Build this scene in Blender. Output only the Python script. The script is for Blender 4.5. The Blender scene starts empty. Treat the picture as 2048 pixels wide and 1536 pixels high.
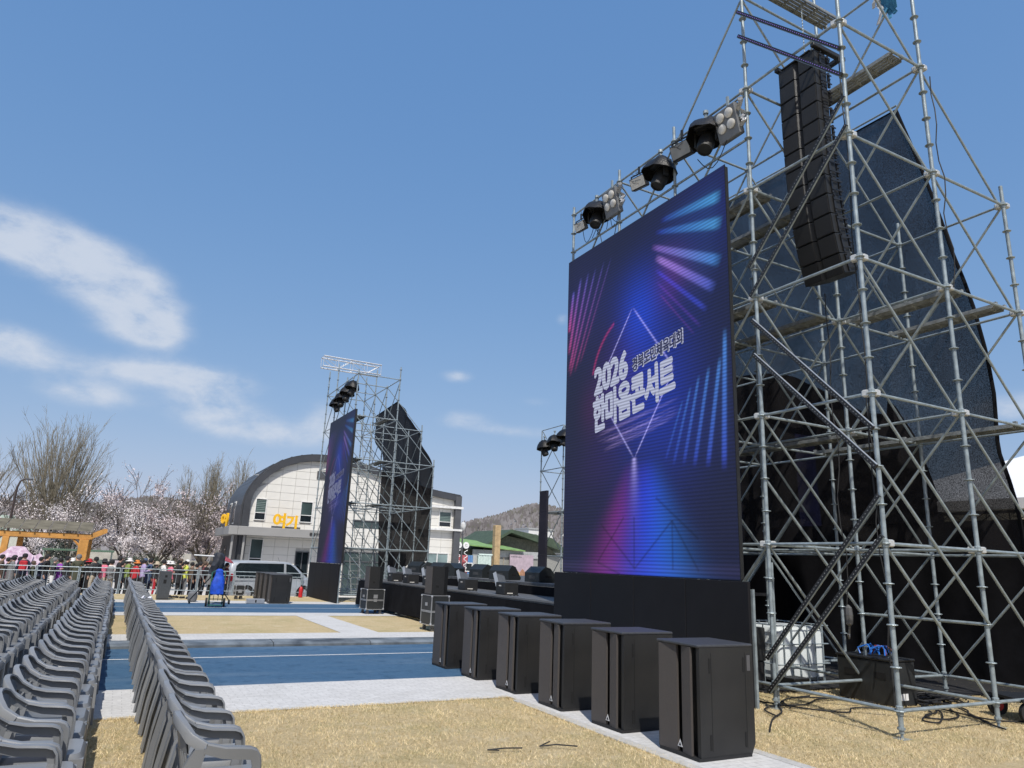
import bpy, bmesh, math, random
import numpy as np
from mathutils import Vector, Matrix
random.seed(7)
S = bpy.context.scene
C = S.collection
R = math.radians

# ---------------------------------------------------------------- camera
EX = Vector((0.87952, -0.474286, 0.0386917)); EY = Vector((-0.150039, -0.199232, 0.968398)); EF = Vector((0.451589, 0.857531, 0.24639))
cam = bpy.data.cameras.new('camera'); cam.sensor_width = 36; cam.lens = 24.976; cam.clip_end = 3000; cam.clip_start = .05
camo = bpy.data.objects.new('camera', cam); C.objects.link(camo)
m = Matrix((EX, EY, -EF)).transposed().to_4x4(); m.translation = Vector((0, 0, 1.77))
camo.matrix_world = m
S.camera = camo

# ---------------------------------------------------------------- sky, sun, exposure
SUN_EL, SUN_AZ = R(54), R(202)          # azimuth clockwise from +Y
w = bpy.data.worlds.new('World'); S.world = w; w.use_nodes = True
nt = w.node_tree; nt.nodes.clear()
def WN(t, **k):
    n = nt.nodes.new(t)
    for a, b in k.items(): setattr(n, a, b)
    return n
def WM(op, a, b=None, c=None):
    n = WN('ShaderNodeMath', operation=op)
    for i, v in enumerate((a, b, c)):
        if v is None: continue
        if isinstance(v, (int, float)): n.inputs[i].default_value = v
        else: nt.links.new(v, n.inputs[i])
    return n.outputs[0]
sky = WN('ShaderNodeTexSky', sky_type='NISHITA'); sky.sun_disc = False
sky.sun_elevation = SUN_EL; sky.sun_rotation = SUN_AZ; sky.altitude = 100; sky.air_density = 1.0; sky.dust_density = 1.2; sky.ozone_density = 1.7
tc = WN('ShaderNodeTexCoord'); sx = WN('ShaderNodeSeparateXYZ'); nt.links.new(tc.outputs['Generated'], sx.inputs[0])
az = WM('ARCTAN2', sx.outputs[0], sx.outputs[1]); el = WM('ARCSINE', sx.outputs[2])
mp = WN('ShaderNodeMapping'); mp.inputs['Scale'].default_value = (1, 1, 1.9); nt.links.new(tc.outputs['Generated'], mp.inputs[0])
nz = WN('ShaderNodeTexNoise'); nz.inputs['Scale'].default_value = 15; nz.inputs['Detail'].default_value = 13; nz.inputs['Roughness'].default_value = .64; nz.inputs['Distortion'].default_value = .15
nt.links.new(mp.outputs[0], nz.inputs['Vector'])
nzb = WN('ShaderNodeTexNoise'); nzb.inputs['Scale'].default_value = 7; nzb.inputs['Detail'].default_value = 3
nt.links.new(mp.outputs[0], nzb.inputs['Vector'])
CLOUDS = [(-.185,.352,.070,.026,1.2),(-.125,.345,.065,.023,1.15),(-.075,.325,.060,.028,1.15),(-.035,.300,.045,.025,1.1),(-.008,.290,.032,.026,.95),(-.018,.268,.045,.016,.8),(.005,.262,.028,.013,.7),
  (-.160,.233,.045,.015,1.1),(-.135,.212,.05,.014,1.1),(-.065,.182,.045,.014,1.2),(-.02,.214,.05,.014,.75),(.04,.222,.065,.016,1.0),(.085,.208,.045,.019,1.0),(.075,.185,.05,.013,.66),(.10,.168,.065,.016,.98),(.15,.155,.06,.014,.95),(.225,.178,.030,.026,.9),(.26,.160,.03,.012,.5),
  (.405,.256,.020,.008,1.0),(.415,.196,.036,.011,.9),(.46,.184,.03,.006,.5),(1.106,.199,.046,.018,.9),(.557,.341,.010,.008,.6),(.506,.182,.045,.010,.5),(.52,.225,.03,.008,.3),
  (-.62,.30,.20,.06,1.0),(-1.3,.22,.25,.05,.9),(-2.1,.36,.2,.07,.9),(1.9,.25,.25,.05,.9),(2.7,.3,.2,.06,.9)]
acc = None
for a, e, sa, se, wt in CLOUDS:
    da = WM('MULTIPLY', WM('SUBTRACT', az, a), 1/sa); de = WM('MULTIPLY', WM('SUBTRACT', el, e), 1/se)
    d2 = WM('ADD', WM('MULTIPLY', da, da), WM('MULTIPLY', de, de))
    g = WM('MULTIPLY', WM('POWER', 2.718, WM('MULTIPLY', d2, -.8)), wt)
    acc = g if acc is None else WM('ADD', acc, g)
acc = WM('MINIMUM', acc, 1.15)
cv = WM('MULTIPLY', acc, WM('ADD', WM('ADD', WM('MULTIPLY', nz.outputs[0], 2.1), WM('MULTIPLY', nzb.outputs[0], .9)), -.66))
cr = WN('ShaderNodeMapRange'); cr.interpolation_type = 'SMOOTHSTEP'; cr.inputs[1].default_value = .10; cr.inputs[2].default_value = 1.30; cr.inputs[4].default_value = .86
nt.links.new(cv, cr.inputs[0])
hs = WN('ShaderNodeHueSaturation'); hs.inputs['Saturation'].default_value = 1.02; hs.inputs['Value'].default_value = 1.0
nt.links.new(sky.outputs[0], hs.inputs['Color'])
# the phone's tone curve: soften the sky's range from zenith to horizon, channel by channel
sc_ = WN('ShaderNodeSeparateColor'); cc_ = WN('ShaderNodeCombineColor'); nt.links.new(hs.outputs[0], sc_.inputs[0])
for i, (k_, p_) in enumerate(((.99, .757), (1.555, .491), (2.84, .2816))): nt.links.new(WM('MULTIPLY', WM('POWER', sc_.outputs[i], p_), k_), cc_.inputs[i])
mixc = WN('ShaderNodeMix', data_type='RGBA'); nt.links.new(cr.outputs[0], mixc.inputs[0]); nt.links.new(cc_.outputs[0], mixc.inputs[6]); mixc.inputs[7].default_value = (4.2, 4.6, 5.3, 1)
bg = WN('ShaderNodeBackground'); bg.inputs[1].default_value = .15
nt.links.new(mixc.outputs[2], bg.inputs[0])
wo = WN('ShaderNodeOutputWorld'); nt.links.new(bg.outputs[0], wo.inputs[0])
sl = bpy.data.lights.new('sun', 'SUN'); sl.energy = 4.4; sl.angle = R(.53); sl.color = (1, .955, .88)
so = bpy.data.objects.new('sun', sl); C.objects.link(so)
sd = Vector((math.sin(SUN_AZ)*math.cos(SUN_EL), math.cos(SUN_AZ)*math.cos(SUN_EL), math.sin(SUN_EL)))
so.rotation_euler = (-sd).to_track_quat('-Z', 'Y').to_euler(); so.location = sd*60
S.view_settings.view_transform = 'Standard'; S.view_settings.look = 'None'; S.view_settings.exposure = 0; S.view_settings.gamma = 1
S.view_settings.use_curve_mapping = False
S.render.film_transparent = False
S.cycles.max_bounces = 6; S.cycles.transparent_max_bounces = 12; S.cycles.diffuse_bounces = 3; S.cycles.glossy_bounces = 3

# ---------------------------------------------------------------- materials
def srgb(r, g, b):
    return tuple(((c/255+.055)/1.055)**2.4 if c/255 > .04045 else c/255/12.92 for c in (r, g, b))
MATS = {}
def mat(name, col, rough=.6, metal=0, var=.12, scale=6, bump=0, bscale=40, spec=.5, col2=None, detail=5, emit=None):
    if name in MATS: return MATS[name]
    mm = bpy.data.materials.new(name); mm.use_nodes = True; t = mm.node_tree; b = t.nodes['Principled BSDF']
    b.inputs['Roughness'].default_value = rough; b.inputs['Metallic'].default_value = metal; b.inputs['Specular IOR Level'].default_value = spec
    c = t.nodes.new('ShaderNodeTexCoord'); n = t.nodes.new('ShaderNodeTexNoise'); n.inputs['Scale'].default_value = scale; n.inputs['Detail'].default_value = detail
    t.links.new(c.outputs['Object'], n.inputs['Vector'])
    r = t.nodes.new('ShaderNodeValToRGB'); r.color_ramp.elements[0].position = .3; r.color_ramp.elements[1].position = .7
    a = tuple(max(0, x*(1-var)) for x in col); d = col2 or tuple(min(1, x*(1+var)) for x in col)
    r.color_ramp.elements[0].color = (*a, 1); r.color_ramp.elements[1].color = (*d, 1)
    t.links.new(n.outputs[0], r.inputs[0]); t.links.new(r.outputs[0], b.inputs['Base Color'])
    if bump:
        n2 = t.nodes.new('ShaderNodeTexNoise'); n2.inputs['Scale'].default_value = bscale; n2.inputs['Detail'].default_value = 4
        t.links.new(c.outputs['Object'], n2.inputs['Vector'])
        bp = t.nodes.new('ShaderNodeBump'); bp.inputs['Strength'].default_value = bump; bp.inputs['Distance'].default_value = .02
        t.links.new(n2.outputs[0], bp.inputs['Height']); t.links.new(bp.outputs[0], b.inputs['Normal'])
    if emit: b.inputs['Emission Color'].default_value = (*emit[:3], 1); b.inputs['Emission Strength'].default_value = emit[3]
    MATS[name] = mm
    return mm
GALV = mat('galvanised_steel', (.285, .335, .355), .42, .3, .25, 9, .1, 60)
GALV2 = mat('galvanised_deck', (.22, .235, .235), .6, .15, .3, 14, .3, 90)
ALU = mat('truss_aluminium', (.72, .73, .74), .35, .7, .1)
BLACKP = mat('black_cabinet_paint', (.0145, .0150, .0155), .5, 0, .2, 9, .25, 220)
BLACKP2 = mat('black_rubber', (.012, .012, .013), .7, 0, .2)
GRILL = mat('speaker_grille_cloth', (.072, .064, .060), .75, 0, .12, 120, .4, 500)
GAP = mat('dark_slot', (.004, .004, .004), .8)
BCLOTH = mat('black_stage_cloth', (.0055, .0055, .007), .95, 0, .35, 3, .35, 5, spec=.15)
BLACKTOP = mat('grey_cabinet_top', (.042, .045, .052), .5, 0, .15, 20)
CHAIR = mat('grey_chair_plastic', (.188, .196, .205), .36, 0, .07, 3, .06, 160)
t = CHAIR.node_tree; pb = t.nodes['Principled BSDF']; src = pb.inputs['Base Color'].links[0].from_socket; oi = t.nodes.new('ShaderNodeObjectInfo'); hv = t.nodes.new('ShaderNodeHueSaturation'); mr = t.nodes.new('ShaderNodeMapRange'); mr.inputs[3].default_value = .80; mr.inputs[4].default_value = 1.16
t.links.new(oi.outputs['Random'], mr.inputs[0]); t.links.new(mr.outputs[0], hv.inputs['Value']); t.links.new(src, hv.inputs['Color']); t.links.new(hv.outputs[0], pb.inputs['Base Color'])
CONC = mat('concrete_grey', (.42, .42, .40), .85, 0, .12, 2.5, .2, 60)
WHITEP = mat('white_paint', (.78, .78, .76), .5, 0, .05)
GLASSD = mat('dark_window_glass', (.012, .018, .022), .08, 0, .2, 2, spec=.7)
TYRE = mat('tyre_rubber', (.018, .018, .018), .8)
RIM = mat('wheel_alloy', (.55, .56, .57), .3, .8)
VANP = mat('silver_van_paint', (.46, .49, .52), .28, .35, .05)
RED = mat('red_plastic', (.5, .02, .025), .4)
WOODO = mat('orange_timber', (.52, .255, .06), .6, 0, .2, 4, .2, 30)
WOODD = mat('roof_shingle_brown', (.14, .125, .10), .7, 0, .3, 8)
SKIN = mat('skin', (.48, .30, .22), .6)
LAMPF = mat('lamp_lens_pale', (.62, .60, .55), .3)
LAMPG = mat('lamp_panel_grey', (.16, .165, .17), .5)
RAINP = mat('clear_rain_film', (.35, .36, .38), .15, 0, .3, 25, .5, 40)
BRANCH = mat('bark_grey_brown', (.10, .083, .066), .9, 0, .25, 3)
TWIG = mat('twig_olive_grey', (.215, .190, .138), .9, 0, .25, 2)
BLOSSOM = mat('cherry_blossom', (.62, .56, .56), .85, 0, .2, .9, col2=(.86, .81, .80))
BLOSSOM2 = mat('cherry_blossom_pinker', (.52, .43, .43), .85, 0, .22, .9, col2=(.76, .67, .67))

# ---------------------------------------------------------------- mesh helpers
class MB:
    def __init__(s): s.v = []; s.f = []; s.mi = []
    def add(s, vs, fs, mi=0):
        o = len(s.v); s.v += [tuple(p) for p in vs]; s.f += [tuple(i+o for i in f) for f in fs]; s.mi += [mi]*len(fs); return s
    def box(s, x0, y0, z0, x1, y1, z1, mi=0, M=None):
        vs = [Vector(p) for p in ((x0,y0,z0),(x1,y0,z0),(x1,y1,z0),(x0,y1,z0),(x0,y0,z1),(x1,y0,z1),(x1,y1,z1),(x0,y1,z1))]
        if M is not None: vs = [M @ p for p in vs]
        return s.add(vs, [(0,3,2,1),(4,5,6,7),(0,1,5,4),(1,2,6,5),(2,3,7,6),(3,0,4,7)], mi)
    def bbox(s, x0, y0, z0, x1, y1, z1, b=.01, mi=0, M=None):
        "box with chamfered vertical and top edges"
        def ring(z, i):
            return [(x0+i+b,y0+i,z),(x1-i-b,y0+i,z),(x1-i,y0+i+b,z),(x1-i,y1-i-b,z),(x1-i-b,y1-i,z),(x0+i+b,y1-i,z),(x0+i,y1-i-b,z),(x0+i,y0+i+b,z)]
        rings = [ring(z0, b), ring(z0+b, 0), ring(z1-b, 0), ring(z1, b)]
        vs = [Vector(p) for r_ in rings for p in r_]
        if M is not None: vs = [M @ p for p in vs]
        fs = [(7,6,5,4,3,2,1,0), tuple(range(24, 32))]
        for k in range(3):
            for i in range(8): fs.append((k*8+i, k*8+(i+1)%8, k*8+8+(i+1)%8, k*8+8+i))
        return s.add(vs, fs, mi)
    def tube(s, p, q, r0, r1=None, n=8, mi=0, caps=True):
        p = Vector(p); q = Vector(q); r1 = r0 if r1 is None else r1
        d = (q-p)
        if d.length < 1e-6: return s
        d.normalize(); u = d.orthogonal().normalized(); v = d.cross(u)
        vs = []
        for c, r_ in ((p, r0), (q, r1)):
            for i in range(n):
                a = 2*math.pi*i/n; vs.append(c+(u*math.cos(a)+v*math.sin(a))*r_)
        fs = [(i, (i+1)%n, n+(i+1)%n, n+i) for i in range(n)]
        if caps: fs += [tuple(reversed(range(n))), tuple(range(n, 2*n))]
        return s.add(vs, fs, mi)
    def path(s, pts, r, n=6, mi=0):
        pts = [Vector(p) for p in pts]; vs = []; u = None
        for i, p in enumerate(pts):
            d = (pts[min(i+1, len(pts)-1)]-pts[max(i-1, 0)]).normalized()
            u = d.orthogonal().normalized() if u is None else (u-d*u.dot(d)).normalized()
            v = d.cross(u)
            rr = r[i] if isinstance(r, (list, tuple)) else r
            vs += [p+(u*math.cos(2*math.pi*k/n)+v*math.sin(2*math.pi*k/n))*rr for k in range(n)]
        fs = [(i*n+k, i*n+(k+1)%n, (i+1)*n+(k+1)%n, (i+1)*n+k) for i in range(len(pts)-1) for k in range(n)]
        fs += [tuple(reversed(range(n))), tuple(range((len(pts)-1)*n, len(pts)*n))]
        return s.add(vs, fs, mi)
    def sweep(s, frames, mi=0):
        "frames: list of closed rings (equal length lists of points)"
        n = len(frames[0]); vs = [p for f in frames for p in f]
        fs = [(i*n+k, i*n+(k+1)%n, (i+1)*n+(k+1)%n, (i+1)*n+k) for i in range(len(frames)-1) for k in range(n)]
        fs += [tuple(reversed(range(n))), tuple(range((len(frames)-1)*n, len(frames)*n))]
        return s.add(vs, fs, mi)
    def lathe(s, prof, n=16, c=(0,0,0), mi=0, M=None):
        vs = []
        for r_, z in prof:
            for i in range(n):
                a = 2*math.pi*i/n; p = Vector((c[0]+r_*math.cos(a), c[1]+r_*math.sin(a), c[2]+z)); vs.append(M @ p if M is not None else p)
        k = len(prof)
        fs = [(j*n+i, j*n+(i+1)%n, (j+1)*n+(i+1)%n, (j+1)*n+i) for j in range(k-1) for i in range(n)]
        fs += [tuple(reversed(range(n))), tuple(range((k-1)*n, k*n))]
        return s.add(vs, fs, mi)
    def prism(s, poly, axis, a, b, mi=0):
        "poly of 2d points extruded along axis from a to b"
        def P(p, t): return {'x': (t, p[0], p[1]), 'y': (p[0], t, p[1]), 'z': (p[0], p[1], t)}[axis]
        n = len(poly); vs = [P(p, a) for p in poly]+[P(p, b) for p in poly]
        return s.add(vs, [tuple(range(n)), tuple(reversed(range(n, 2*n)))]+[(i, n+i, n+(i+1)%n, (i+1)%n) for i in range(n)], mi)
    def mesh(s, name, ms, smooth=False, fix=True):
        me = bpy.data.meshes.new(name); me.from_pydata(s.v, [], s.f)
        ms = ms if isinstance(ms, (list, tuple)) else [ms]
        for m_ in ms: me.materials.append(m_)
        me.polygons.foreach_set('material_index', s.mi)
        if fix:
            b = bmesh.new(); b.from_mesh(me); bmesh.ops.recalc_face_normals(b, faces=b.faces)
            b.to_mesh(me); b.free()
        if smooth: 
            me.polygons.foreach_set('use_smooth', [True]*len(me.polygons))
            try: me.set_sharp_from_angle(angle=R(38))
            except Exception: pass
        me.update(); return me
    def build(s, name, ms, parent=None, smooth=False, world=False):
        return obj(name, s.mesh(name, ms, smooth), parent, world)
def obj(name, me, parent=None, world=False):
    o = bpy.data.objects.new(name, me); C.objects.link(o)
    if parent is not None:
        o.parent = parent
        if world:
            base = parent if parent.parent is None else parent.parent
            o.location = -Vector(base.location) if parent.parent is None else (0, 0, 0)
    return o
def tag(o, label=None, cat=None, group=None, kind=None):
    if label: o['label'] = label
    if cat: o['category'] = cat
    if group: o['group'] = group
    if kind: o['kind'] = kind
    return o
def thing(name, label, cat, loc=(0,0,0), rz=0, group=None):
    o = bpy.data.objects.new(name, None); C.objects.link(o); o.empty_display_size = .1
    o.location = loc; o.rotation_euler = (0, 0, rz)
    return tag(o, label, cat, group)
def kids(o): return KID.get(o, []) if False else [c for c in o.children]
def copy_tree(o, parent=None, **k):
    c = o.copy(); C.objects.link(c)
    if parent is not None: c.parent = parent
    for ch in list(o.children): copy_tree(ch, c)
    if k: tag(c, **k)
    return c
BARS = {}
def bar(name, p, q, r, m_, parent, n=8):
    "one straight tube as its own object, mesh shared between equal lengths; p, q relative to the parent"
    p = Vector(p); q = Vector(q); L = round((q-p).length, 2); k = (L, r, m_.name, n)
    if k not in BARS: BARS[k] = MB().tube((0,0,0), (0,0,L), r, n=n).mesh(name, m_, True)
    o = obj(name, BARS[k], parent); o.location = p; o.rotation_mode = 'QUATERNION'; o.rotation_quaternion = (q-p).to_track_quat('Z', 'Y')
    return o
def text_mesh(name, body, size, m_, offset=0, extrude=.003, shear=0, spacing=1, align='LEFT', bold=0):
    cu = bpy.data.curves.new(name, 'FONT'); cu.body = body; cu.size = size; cu.offset = offset; cu.extrude = extrude; cu.shear = shear; cu.space_character = spacing; cu.align_x = align
    cu.resolution_u = 3
    t = bpy.data.objects.new(name, cu); C.objects.link(t)
    dg = bpy.context.evaluated_depsgraph_get(); me = bpy.data.meshes.new_from_object(t.evaluated_get(dg)); me.name = name
    bpy.data.objects.remove(t)
    if bold:
        b = bmesh.new()
        for k, (dx, dy) in enumerate([(0,0)]+[(bold*math.cos(q*math.pi/4), bold*math.sin(q*math.pi/4)) for q in range(8)]):
            n0 = len(b.verts); b.from_mesh(me); b.verts.ensure_lookup_table()
            for v in b.verts[n0:]: v.co += Vector((dx, dy, k*.0004))
        b.to_mesh(me); b.free()
    me.materials.clear(); me.materials.append(m_); return me
ORD = ['nearest','second','third','fourth','fifth','sixth','seventh','eighth','ninth','tenth','eleventh','twelfth','thirteenth','fourteenth','fifteenth','sixteenth','seventeenth','eighteenth','nineteenth','twentieth']
def ordinal(i):
    if i < 20: return ORD[i]
    t = {2:'twenty', 3:'thirty', 4:'forty'}[(i+1)//10]; u = (i+1)%10
    return {2:'twentieth', 3:'thirtieth', 4:'fortieth'}[(i+1)//10] if u == 0 else t+'-'+['','first','second','third','fourth','fifth','sixth','seventh','eighth','ninth'][u]
# ---------------------------------------------------------------- ground
def ground_mat(name, c0, c1, scale, rough=.9, bump=.4, bscale=120, patch=None, patch2=None, stretch=1):
    mm = bpy.data.materials.new(name); mm.use_nodes = True; t = mm.node_tree; b = t.nodes['Principled BSDF']; b.inputs['Roughness'].default_value = rough; b.inputs['Specular IOR Level'].default_value = .25
    c = t.nodes.new('ShaderNodeTexCoord')
    def noise(sc, d=6, rg=.6, st=1):
        n = t.nodes.new('ShaderNodeTexNoise'); n.inputs['Scale'].default_value = sc; n.inputs['Detail'].default_value = d; n.inputs['Roughness'].default_value = rg
        if st == 1: t.links.new(c.outputs['Object'], n.inputs['Vector'])
        else:
            mp_ = t.nodes.new('ShaderNodeMapping'); mp_.inputs['Scale'].default_value = (1/st, 1, 1); t.links.new(c.outputs['Object'], mp_.inputs[0]); t.links.new(mp_.outputs[0], n.inputs['Vector'])
        return n.outputs[0]
    r = t.nodes.new('ShaderNodeValToRGB'); r.color_ramp.elements[0].position = .32; r.color_ramp.elements[1].position = .68
    r.color_ramp.elements[0].color = (*c0, 1); r.color_ramp.elements[1].color = (*c1, 1)
    t.links.new(noise(scale, 8, .7), r.inputs[0]); out = r.outputs[0]
    if patch:
        mx = t.nodes.new('ShaderNodeMix'); mx.data_type = 'RGBA'; mr = t.nodes.new('ShaderNodeMapRange'); mr.inputs[1].default_value = patch[4]; mr.inputs[2].default_value = patch[5]; mr.inputs[4].default_value = patch[6]
        t.links.new(noise(patch[3], 6, .65, stretch), mr.inputs[0]); t.links.new(mr.outputs[0], mx.inputs[0]); t.links.new(out, mx.inputs[6]); mx.inputs[7].default_value = (*patch[:3], 1); out = mx.outputs[2]
    if patch2:
        mx = t.nodes.new('ShaderNodeMix'); mx.data_type = 'RGBA'; mr = t.nodes.new('ShaderNodeMapRange'); mr.inputs[1].default_value = patch2[4]; mr.inputs[2].default_value = patch2[5]; mr.inputs[4].default_value = patch2[6]
        t.links.new(noise(patch2[3], 7, .7), mr.inputs[0]); t.links.new(mr.outputs[0], mx.inputs[0]); t.links.new(out, mx.inputs[6]); mx.inputs[7].default_value = (*patch2[:3], 1); out = mx.outputs[2]
    t.links.new(out, b.inputs['Base Color'])
    bp = t.nodes.new('ShaderNodeBump'); bp.inputs['Strength'].default_value = bump; bp.inputs['Distance'].default_value = .02
    t.links.new(noise(bscale, 5, .7), bp.inputs['Height']); t.links.new(bp.outputs[0], b.inputs['Normal'])
    MATS[name] = mm; return mm
GRASS = ground_mat('dry_lawn', (.40, .31, .165), (.62, .50, .30), 22, 1, 1, 90, (.31, .28, .12, .8, .48, .70, .6), (.62, .53, .36, 2.7, .52, .68, .6))
PAVE = ground_mat('pale_paving', (.47, .465, .455), (.62, .615, .60), 16, .9, .2, 90, (.40, .39, .37, 1.1, .50, .72, .5), (.36, .35, .33, 5.5, .60, .70, .45))
TRACK = ground_mat('blue_track', (.036, .092, .172), (.060, .128, .212), 9, .8, .35, 260, (.13, .19, .26, .9, .48, .70, .6), (.026, .070, .13, 3.1, .53, .66, .8), 6)
PLAZA = ground_mat('plaza_concrete', (.50, .48, .45), (.62, .60, .57), 3, .9, .2, 40)
EARTH = ground_mat('far_ground', (.22, .20, .15), (.34, .30, .22), .05, 1, .2, 3)
def add_joints(m_, bw, bh, dark):
    t = m_.node_tree; pb = t.nodes['Principled BSDF']; src = pb.inputs['Base Color'].links[0].from_socket
    br_ = t.nodes.new('ShaderNodeTexBrick'); br_.inputs['Scale'].default_value = 1; br_.inputs['Brick Width'].default_value = bw; br_.inputs['Row Height'].default_value = bh; br_.inputs['Mortar Size'].default_value = .004; br_.inputs['Color1'].default_value = (1,1,1,1); br_.inputs['Color2'].default_value = (.93,.93,.93,1); br_.inputs['Mortar'].default_value = (dark,dark,dark,1)
    c = t.nodes.new('ShaderNodeTexCoord'); t.links.new(c.outputs['Object'], br_.inputs['Vector']); mx = t.nodes.new('ShaderNodeMix'); mx.data_type = 'RGBA'; mx.blend_type = 'MULTIPLY'; mx.inputs[0].default_value = 1
    t.links.new(src, mx.inputs[6]); t.links.new(br_.outputs[0], mx.inputs[7]); t.links.new(mx.outputs[2], pb.inputs['Base Color'])
add_joints(PAVE, .2, .1, .72)
LINEM = ground_mat('track_line_paint', (.62, .63, .64), (.78, .78, .78), 20, .8, .1, 80, (.2, .3, .4, 6, .58, .7, .6))
KERB = ground_mat('kerb_stone', (.36, .36, .35), (.50, .49, .47), 10, .9, .2, 60)
def gz(y):
    return float(np.interp(y, [34, 36, 37, 38, 42, 60], [0, -.12, -.30, -.42, -.52, -.55]))
def sheet(name, x0, y0, x1, y1, z, m_, thick=0):
    b = MB(); nx = max(1, int((x1-x0)/4)); ny = max(1, int((y1-y0)/2))
    vs = [(x0+(x1-x0)*i/nx, y0+(y1-y0)*j/ny, z) for j in range(ny+1) for i in range(nx+1)]
    b.add(vs, [(j*(nx+1)+i, j*(nx+1)+i+1, (j+1)*(nx+1)+i+1, (j+1)*(nx+1)+i) for j in range(ny) for i in range(nx)])
    o = b.build(name, m_); o['kind'] = 'structure'; return o
b = MB(); ys = [-400, -60, 0, 34, 36, 37, 38, 42, 60, 120, 500, 1500]; xs = [-1500, -300, -60, 0, 60, 300, 1500]
b.add([(x, y, gz(y)-.012) for y in ys for x in xs], [(j*7+i, j*7+i+1, j*7+i+8, j*7+i+7) for j in range(len(ys)-1) for i in range(6)])
tag(b.build('ground', EARTH), kind='structure')
b = MB(); ys = [34, 36, 37, 38, 42, 60, 75]; xs = [-60, -20, 0, 20, 60]
b.add([(x, y, gz(y)) for y in ys for x in xs], [(j*5+i, j*5+i+1, j*5+i+6, j*5+i+5) for j in range(len(ys)-1) for i in range(4)])
tag(b.build('plaza_pavement', PLAZA), kind='structure')
sheet('lawn', -40, -12, 5.02, 9.23, .006, GRASS)
sheet('lawn', 6.05, -12, 40, 15.4, .004, GRASS)
sheet('lawn', -40, 18.0, 5.05, 23.1, .006, GRASS)
sheet('lawn', 6.0, 18.0, 40, 24.2, .004, GRASS)
sheet('lawn', -40, 30.2, 9, 34, .006, GRASS)
sheet('paving_path', 5.02, -12, 6.05, 9.23, .012, PAVE)
sheet('paving_path', -40, 9.23, 8.6, 11.05, .012, PAVE)
sheet('paving_path', -40, 16.25, 8.6, 18.0, .012, PAVE)
sheet('paving_path', 5.05, 18.0, 6.0, 23.1, .012, PAVE)
sheet('paving_path', -40, 23.1, 8.6, 24.3, .012, PAVE)
sheet('paving_path', -40, 28.7, 9, 30.2, .012, PAVE)
sheet('running_track', -40, 11.05, 9, 15.42, .009, TRACK)
sheet('running_track', -40, 24.3, 9, 28.7, .009, TRACK)
for y in (13.95, 26.35): sheet('track_line', -40, y, 9, y+.06, .014, LINEM)
# kerbs
for x, y0, y1 in ((5.0, -12, 9.2), (6.06, -12, 9.2)):
    for k in range(int((y1-y0)/1.0)):
        b = MB().bbox(x-.06, y0+k+.004, -.02, x+.06, y0+k+.996, .022, .006)
        tag(b.build('kerb', KERB), kind='structure')
# gutter strip with rolled grey cover on the far edge of the near track
GUT = mat('gutter_grey', (.085, .10, .115), .45, .1, .5, 2.2, .4, 9, col2=(.24, .27, .29))
for k in range(24):
    x = -39+k*2.0
    b = MB().prism([(15.45, .0), (15.45, .05), (15.55, .085), (15.8, .10), (16.1, .085), (16.22, .03), (16.22, 0)], 'x', x+.008, x+1.992)
    tag(b.build('gutter_cover', GUT), kind='structure')
# dry grass blades close to the camera
def blades(name, regions, n, seed, hmax):
    rg = np.random.default_rng(seed); P = []
    tot = sum((b_-a_)*(d_-c_) for a_, c_, b_, d_ in regions)
    for a_, c_, b_, d_ in regions:
        k = int(n*(b_-a_)*(d_-c_)/tot); P.append(np.stack([rg.uniform(a_, b_, k), rg.uniform(c_, d_, k), np.full(k, .004)], 1))
    P = np.concatenate(P); cl = np.sin(P[:,0]*5.3+2*np.sin(P[:,1]*3.1))*np.sin(P[:,1]*6.1+1.5*np.sin(P[:,0]*4.3)); P = P[rg.random(len(P)) < .62+.38*cl]; k = len(P); a = rg.uniform(0, 6.283, k); wd = rg.uniform(.0015, .004, k); h = rg.uniform(.3, 1, k)*hmax
    ln = rg.uniform(.3, 1.3, k)*h; la = rg.uniform(0, 6.283, k)
    d = np.stack([np.cos(a), np.sin(a), np.zeros(k)], 1)*wd[:, None]
    T = P+np.stack([np.cos(la)*ln, np.sin(la)*ln, h], 1)
    V = np.stack([P-d, P+d, T], 1).reshape(-1, 3)
    me = bpy.data.meshes.new(name); me.vertices.add(3*k); me.vertices.foreach_set('co', V.ravel()); me.loops.add(3*k); me.loops.foreach_set('vertex_index', np.arange(3*k)); me.polygons.add(k)
    me.polygons.foreach_set('loop_start', np.arange(k)*3); me.polygons.foreach_set('loop_total', np.full(k, 3)); me.update()
    mi = (rg.random(k)*3.2).astype(int).clip(0, 2) if True else 0
    for m_ in (mat('straw_pale', (.70, .57, .34), .9, 0, .2, 2), mat('straw_tan', (.60, .48, .27), .9, 0, .2, 2), mat('straw_olive', (.27, .25, .10), .9, 0, .2, 2)): me.materials.append(m_)
    mi = np.where(rg.random(k) < .12, 2, np.where(rg.random(k) < .5, 0, 1)); me.polygons.foreach_set('material_index', mi.astype(np.int32))
    o = obj(name, me); return tag(o, 'short dry straw coloured grass covering the lawn beside the paving', 'grass', kind='stuff')
blades('dry_grass', [(-1.2, 4.5, 4.97, 9.26), (6.09, 4.6, 14, 11)]+[(-1.2, 9.16, 5.0, 9.29)]*4+[(4.90, 4.5, 5.03, 9.2)]*4+[(6.03, 4.6, 6.16, 8)]*3, 330000, 3, .033)
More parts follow.
